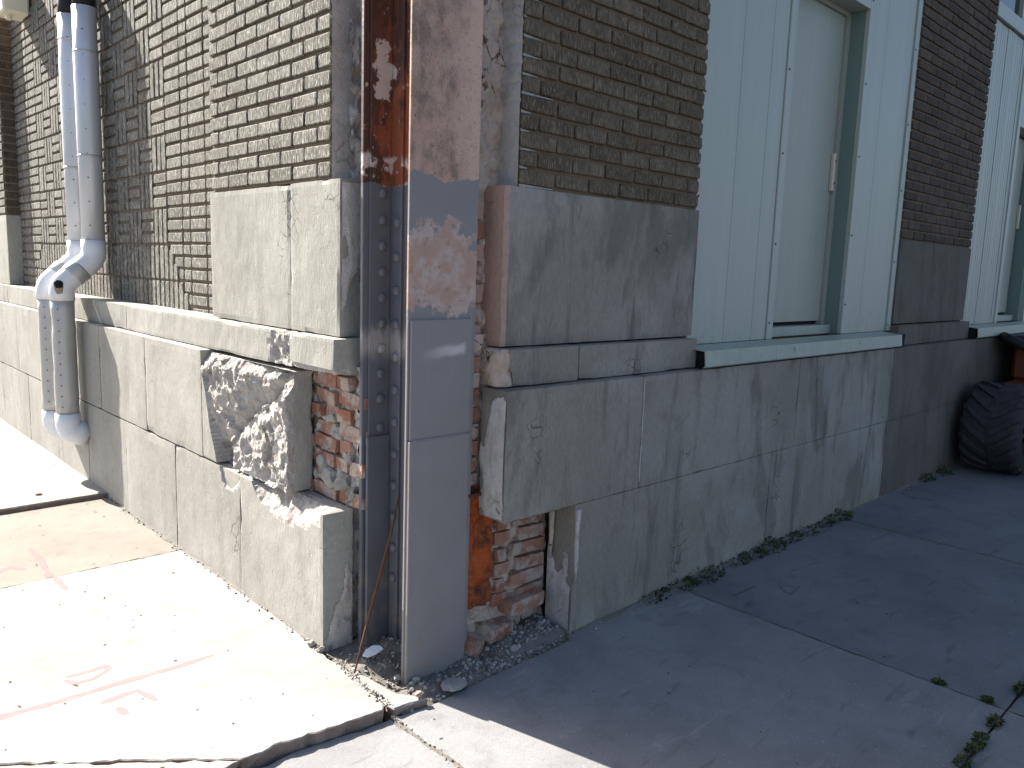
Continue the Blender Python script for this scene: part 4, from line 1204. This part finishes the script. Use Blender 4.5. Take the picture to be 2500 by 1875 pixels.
def wheel(c):
    v, f = lathe_y(prof, Vector((0, 0, 0)))
    ty = mk('tyre', [Vector(p) + c for p in v], f, M['tyre'], ld, True)
    # one curved chevron lug, shared by all lugs
    lm = []
    for s in (-1, 1):
        lv, lf = [], []
        path = [(0.012, 0.0), (0.06, 0.025), (0.12, 0.075), (0.17, 0.12), (0.212, 0.14)]
        for i, (yy, arc) in enumerate(path):
            wd = 0.030 if i else 0.036
            r_in = 0.345 if i < 4 else 0.325
            r_o = 0.378 if i < 4 else 0.352
            for (dr, da) in ((r_in, -wd), (r_o, -wd * 0.72), (r_o, wd * 0.72), (r_in, wd)):
                an = math.pi + (-arc + da) / 0.36
                lv.append((dr * math.cos(an), s * yy, dr * math.sin(an)))
        for i in range(len(path) - 1):
            for k in range(3): lf.append((i * 4 + k, i * 4 + k + 1, i * 4 + k + 5, i * 4 + k + 4))
        e_ = (len(path) - 1) * 4
        lf += [(0, 3, 2, 1), (e_, e_ + 1, e_ + 2, e_ + 3)]
        me = D.meshes.new('tread_lug'); me.from_pydata(lv, [], lf); me.materials.append(M['tyre']); me.update(); lm.append(me)
    N = 17
    for k in range(N):
        for s in (0, 1):
            o = D.objects.new('tread_lug', lm[s]); COL.objects.link(o); o.parent = ty
            o.location = c; o.rotation_euler = (0, 2 * math.pi * (k + 0.5 * s) / N, 0)
            o.matrix_parent_inverse = ty.matrix_world.inverted() if False else Matrix()
    v, f = lathe_y([(-0.17, 0.03), (-0.17, 0.10), (-0.12, 0.12), (-0.12, 0.19), (-0.20, 0.205), (-0.20, 0.0)][:5], c, 24)
    mk('rim', v, f, M['tan'], ld, True)
    return ty
ld.location = (0, 0, 0)
wheel(TC)
wheel(TC + Vector((1.25, 0, 0)))
body = G()
body.box((6.25, -0.95, 0.35), (8.6, -0.16, 0.72), 0.02)
body.box((6.62, -0.93, 0.72), (8.5, -0.14, 1.05), 0.03)
ob = body.obj('orange_body', M['orange'], ld)
for k in range(6): box('vent_slot', (6.612, -0.62, 0.60 + 0.05 * k), (6.6195, -0.42, 0.622 + 0.05 * k), M['dark'], ld)
box('engine_hood', (6.55, -0.95, 1.055), (8.4, -0.03, 1.12), M['blackpaint'], ld, 0.02)
g = G(); g.tube([(6.52, -0.30, 1.02), (6.50, -0.12, 1.09), (6.6, -0.06, 1.10)], 0.045, 12); g.obj('hydraulic_hose', M['blackpaint'], ld, True)
box('axle_casting', (5.90, -0.95, 0.42), (6.08, -0.50, 0.55), M['tan'], ld, 0.02)
box('axle_casting', (5.86, -0.95, 0.20), (6.06, -0.48, 0.33), M['tan'], ld, 0.03)
g = G(); g.tube([(5.95, -0.48, 0.375), (5.95, -1.0, 0.365)], 0.022, 14); g.obj('steering_rod', M['chrome'], ld, True)
box('chassis', (6.1, -0.95, 0.24), (8.5, -0.5, 0.5), M['blackpaint'], ld, 0.02)

# ------------------------------------------------------------------ corner pit: dirt, gravel, debris
def pit_z(x, y):
    z = -0.022 + 0.02 * fbm((x, y, 1), 9, 4)
    z += 0.05 * max(0, 1 - math.hypot(x - 0.75, y - 0.10) / 0.28)
    z += 0.05 * max(0, 1 - math.hypot(x - 0.22, y - 0.36) / 0.20)
    z += 0.03 * max(0, (y - 0.05)) if x > 0.45 else 0
    if y < 0.02: z = min(z, -0.024 + (y - 0.02) * 0.3 + 0.006 * mn.noise(Vector((x * 30, y * 30, 0))))
    return z
v, f = [], []; nx, ny = 78, 50
for j in range(ny + 1):
    for i in range(nx + 1):
        x = 0.0 + 0.93 * i / nx; y = -0.05 + 0.62 * j / ny
        if x < 0.07 and y < 0.3: x += 0.0
        v.append((x, y, pit_z(x, y)))
for j in range(ny):
    for i in range(nx):
        q = j * (nx + 1) + i; f.append((q, q + 1, q + nx + 2, q + nx + 1))
tag(mk('dirt', v, f, M['dirt'], None, True), 'loose grey dirt in the pit at the foot of the column', 'dirt', kind='stuff')
ico = bmesh.new(); bmesh.ops.create_icosphere(ico, subdivisions=1, radius=1)
IV = [w.co.copy() for w in ico.verts]; IF = [tuple(w.index for w in q.verts) for q in ico.faces]; ico.free()
def stone(g, p, s, rn):
    R = Matrix.Rotation(rn.uniform(0, 6.28), 3, 'Z') @ Matrix.Rotation(rn.uniform(0, 6.28), 3, 'X')
    sc = Vector((rn.uniform(0.7, 1.3), rn.uniform(0.6, 1.1), rn.uniform(0.4, 0.8)))
    so = Vector((rn.random() * 99, 0, 0))
    g.add([Vector(p) + R @ Vector([(w[i] * sc[i]) * s * (1 + 0.35 * mn.noise(w * 1.5 + so)) for i in range(3)]) for w in IV], IF)
rn = random.Random(5)
gv = G()
for k in range(2200):
    if rn.random() < 0.55:
        x, y = rn.uniform(0.02, 0.55), rn.uniform(-0.03, 0.47)
    else:
        x, y = rn.uniform(0.4, 0.9), rn.uniform(-0.035, 0.16) 
    s_ = 0.0025 + 0.010 * rn.random() ** 3
    stone(gv, (x, y, pit_z(x, y) + s_ * 0.25), s_, rn)
for k in range(200):
    t = rn.random(); x, y = -0.012 + 0.035 * rn.random() * (1 - t), 0.45 * t + 0.0
    x += -0.05 * (1 - t) + rn.uniform(-0.012, 0.012)
    s_ = 0.002 + 0.005 * rn.random() ** 2
    stone(gv, (x, y, 0.0 + s_ * 0.1), s_, rn)
for k in range(420):      # along the foot of the walls
    if rn.random() < 0.4:
        y = 0.55 + 2.8 * rn.random() ** 1.3; x = -0.006 - 0.03 * rn.random() ** 2.5; z = 0.0
    else:
        x = 0.93 + 4.2 * rn.random() ** 1.2; y = -0.006 - 0.045 * rn.random() ** 2.2; z = 0.0 if x > 1.69 else zE(x, y)
    s_ = 0.002 + 0.006 * rn.random() ** 2
    stone(gv, (x, y, z + s_ * 0.3), s_, rn)
for k in range(110):      # joint in the corner slabs
    y = -1.0 * rn.random() ** 1.2; x = -0.038 + rn.uniform(-0.014, 0.014)
    s_ = 0.0015 + 0.005 * rn.random() ** 2.5
    stone(gv, (x, y, -0.040 + s_ * 0.2), s_, rn)
v_, f_ = [], []
for i in range(61):
    yy = -0.02 - 1.45 * i / 60
    for sx_ in (-0.02, 0.02): v_.append((-0.037 - 0.012 * min(1, i / 20) + sx_, yy, -0.0415 + 0.004 * mn.noise(Vector((i * 0.7, sx_ * 50, 0)))))
for i in range(60): f_.append((2 * i, 2 * i + 1, 2 * i + 3, 2 * i + 2))
tag(mk('dirt', v_, f_, M['dirt'], None, True), 'dirt filling the joint between the two front corner slabs', 'dirt', kind='stuff')
tag(gv.obj('gravel', M['gravel']), 'crushed mortar and gravel scattered at the foot of the column', 'gravel', kind='stuff')
def foot_strip(pts, inward, seed, zf):
    v, f = [], []
    n = len(pts)
    for i, (x, y) in enumerate(pts):
        w = 0.016 + 0.028 * max(0, mn.noise(Vector((i * 0.17, seed, 0))) + 0.35) + 0.008 * mn.noise(Vector((i * 0.9, seed, 3)))
        h = 0.006 + 0.010 * max(0, mn.noise(Vector((i * 0.3, seed, 7))) + 0.2)
        for t, hh in ((0.0, h), (0.5, h * (0.6 + 0.3 * mn.noise(Vector((i * 1.1, seed, 9))))), (1.0, 0.0006)):
            px, py = x + inward[0] * w * t, y + inward[1] * w * t
            v.append((px, py, zf(px, py) + hh))
    for i in range(n - 1):
        for k in (0, 1): f.append((i * 3 + k, i * 3 + k + 1, i * 3 + k + 4, i * 3 + k + 3))
    return mk('dirt', v, f, M['dirt'], None, True)
tag(foot_strip([(0.92 + 0.03 * i, 0.002) for i in range(150)], (0, -1), 2.0, lambda x, y: zE(x, y) if x < 1.69 else 0.001), 'thin line of dirt along the foot of the shaded wall', 'dirt', kind='stuff')
tag(foot_strip([(0.002, 0.56 + 0.03 * i) for i in range(88)], (-0.45, 0), 5.0, lambda x, y: 0.0 if y < 2.003 else -0.003), 'thin line of pale dirt along the foot of the sunny wall', 'dirt', kind='stuff')
# dry specks on the pavement
tw = G()
for k in range(120):
    x, y = rn.uniform(-1.15, -0.05), rn.uniform(0.08, 4.4)
    if rn.random() < 0.25: x, y = rn.uniform(-0.05, 2.6), rn.uniform(-1.4, -0.1)
    z = 0.026 if y > 3.25 else 0.0 if y > 0 else zE(x, y) if x < 1.69 else 0.0
    s_ = rn.uniform(0.0025, 0.0065)
    an = rn.uniform(0, 6.28); d = Vector((math.cos(an), math.sin(an), 0)); n_ = Vector((-d.y, d.x, 0)); c = Vector((x, y, z))
    L = s_ * rn.choice((1, 1.3, 2.6))
    tw.add([c - d * L + Vector((0, 0, .001)), c + n_ * s_ * .6 + Vector((0, 0, .004)), c + d * L + Vector((0, 0, .002)), c - n_ * s_ * .6 + Vector((0, 0, .001))], [(0, 1, 2, 3), (3, 2, 1, 0)])
for p, s_ in (((-0.35, 3.02, 0.0), .02), ((-0.02, 3.42, .03), .02)):
    pass
tag(tw.obj('pavement_debris', M['twig']), 'dry specks and leaf bits strewn over the pavement', 'debris', kind='stuff')
# loose stones by the foot of the left stone
def loose(p, s_, seed, mat, label, cat='stone', flat_=1.0):
    r_ = random.Random(seed); g = G()
    bm = bmesh.new(); bmesh.ops.create_icosphere(bm, subdivisions=3, radius=1)
    for w in bm.verts:
        w.co = Vector((w.co.x * s_ * 1.2, w.co.y * s_, w.co.z * s_ * 0.8 * flat_)) * (1 + 0.35 * mn.noise(w.co * 1.3 + Vector((seed, 0, 0))) + 0.15 * mn.noise(w.co * 4 + Vector((seed, 3, 0))))
    me = D.meshes.new('stone'); bm.to_mesh(me); bm.free(); me.materials.append(mat)
    o = D.objects.new('loose_stone' if cat == 'stone' else 'leaf', me); COL.objects.link(o); o.location = p
    return tag(o, label, cat)
loose((-0.022, 0.585, 0.010), 0.015, 3, M['stone_cut'], 'upper of two pale crumbs at the corner stone foot')
loose((-0.016, 0.520, 0.008), 0.014, 8, M['stone_cut'], 'lower of two pale crumbs at the corner stone foot, nearer the column')
loose((0.15, 0.10, -0.004), 0.013, 21, M['stone_cut'], 'pale grey chip lying in gravel before the column plate')
loose((0.105, 0.16, -0.006), 0.012, 27, M['stone_cut'], 'wedge shaped grey chip in the gravel left of the plate')
loose((0.085, -0.002, 0.004), 0.012, 33, M['stone_pink'], 'small reddish pebble on the curb sliver')
loose((0.60, 0.03, 0.002), 0.017, 37, M['stone_cut'], 'pale stone chip below the exposed red bricks')
loose((0.24, -0.02, -0.004), 0.045, 41, M['walk_l'], 'long flat concrete fragment at the pit edge', flat_=0.25)
lf_ = loose((-0.345, 2.99, 0.003), 0.016, 51, M['twig'], 'brown dead leaf on the pale slab beside the downpipes', 'leaf', 0.3)
lf_.location = (-0.35, 3.45, 0.032)

# rusty rod leaning in the column
rod = G()
rod.tube([(-0.004, 0.292, -0.01), (0.06, 0.308, 0.16), (0.13, 0.328, 0.33), (0.20, 0.348, 0.50), (0.245, 0.362, 0.64)], [0.0035, 0.0055, 0.006, 0.005, 0.003], 8)
tag(rod.obj('rusty_rod', M['rod'], None, True), 'thin rusty rod leaning inside the grey column', 'rod')
# white scrap
v = [(0.060, 0.335, 0.030), (0.085, 0.350, 0.040), (0.120, 0.352, 0.046), (0.146, 0.338, 0.043), (0.148, 0.318, 0.036), (0.110, 0.312, 0.030), (0.075, 0.316, 0.027)]
v2 = [(x, y, z - 0.004) for x, y, z in v]; n = 7
tag(mk('plastic_scrap', v + v2, [tuple(range(n))[::-1], tuple(range(n, 2 * n))] + [(i, (i + 1) % n, n + (i + 1) % n, n + i) for i in range(n)], M['scrap']), 'white plastic scrap lying on the gravel inside the column', 'scrap')

# ------------------------------------------------------------------ weeds
def weed(x, y, z, r_, h, n, seed, label, along=1.0):
    q = random.Random(seed); g = G()
    for k in range(n):
        an = q.uniform(0, 6.28); rr_ = r_ * math.sqrt(q.random())
        bx = x + math.cos(an) * rr_ * along; by = min(-0.004, y + math.sin(an) * rr_ * 0.55) if y > -0.3 else y + math.sin(an) * rr_ * 0.3
        bz = z + h * q.random() ** 1.6 * (1 - rr_ / r_ * 0.5)
        d = Vector((math.cos(an) * along, math.sin(an) - 0.3, q.uniform(-0.1, 0.9))).normalized(); L = q.uniform(0.010, 0.024); w = L * q.uniform(0.25, 0.45)
        s_ = d.cross(Vector((q.uniform(-1, 1), q.uniform(-1, 1), 1))).normalized()
        b0 = Vector((bx, by, bz)); up_ = Vector((0, 0, L * 0.2))
        g.add([b0, b0 + d * L * 0.5 + s_ * w + up_, b0 + d * L, b0 + d * L * 0.5 - s_ * w + up_], [(0, 1, 2, 3)])
        if k % 7 == 0:
            c = Vector((x + (bx - x) * 0.4, min(by, -0.004) if y > -0.3 else y, z)); t = Vector((0.0012, 0, 0))
            g.add([c - t, c + t, b0 + t, b0 - t], [(0, 1, 2, 3)])
    o = g.obj('weed', M['leaf'])
    return tag(o, label, 'weed', 'weeds in the pavement joints')
WD = [(1.90, -0.03, 0, .15, .05, 190, 'weed clump at the wall foot nearest the corner column'),
      (2.60, -0.03, 0, .13, .07, 210, 'weed clump at the wall foot under the left side of the door'),
      (3.52, -0.03, 0, .12, .06, 180, 'weed clump at the wall foot beside the slab joint'),
      (5.10, -0.03, 0, .10, .06, 150, 'lower of two weeds at the wall foot before the tyre'),
      (5.45, -0.04, 0, .12, .10, 190, 'tallest weed at the wall foot right beside the tyre'),
      (2.25, -0.02, 0, .12, .03, 110, 'thin weed strip on the wall foot between two larger clumps'),
      (3.05, -0.02, 0, .12, .03, 90, 'sparse weed strip along the wall foot left of the slab joint'),
      (1.50, -0.02, 0, .10, .025, 90, 'low dry weed at the wall foot closest to the broken stones'),
      (1.72, -0.02, 0, .12, .03, 130, 'low weed strip at the wall foot beside the first slab joint'),
      (2.42, -0.02, 0, .12, .035, 150, 'low weed strip just left of the clump under the door'),
      (2.85, -0.02, 0, .12, .03, 120, 'low weed strip just right of the clump under the door'),
      (3.32, -0.02, 0, .10, .03, 110, 'low weed strip touching the clump at the far slab joint'),
      (1.54, -1.484, 0, .04, .018, 80, 'green weed in the front slab joint, upper of the lower right tufts'),
      (1.38, -1.484, -.004, .05, .018, 90, 'dark weed tuft in the front slab joint at lower right'),
      (1.30, -1.484, -.006, .03, .018, 60, 'small dark tuft just below the middle weed of the front joint'),
      (1.20, -1.484, -.008, .04, .018, 70, 'lowest weed tuft in the front slab joint'),
      (1.88, -1.484, 0, .05, .02, 100, 'weed tuft in the front joint at the right picture edge'),
      (2.03, -1.484, 0, .04, .02, 80, 'topmost weed tuft of the front joint at the right edge'),
      (1.692, -1.25, 0, .03, .014, 70, 'flat weed lying in the cross joint of the shaded slabs'),
      (1.692, -1.42, 0, .03, .014, 60, 'flat weed in the cross joint next to the front joint')]
for i, (x, y, z, r_, h, n, lab) in enumerate(WD):
    weed(x, y, z, r_, h, n, 100 + i, lab, 1.0 if i < 18 else 0.3)
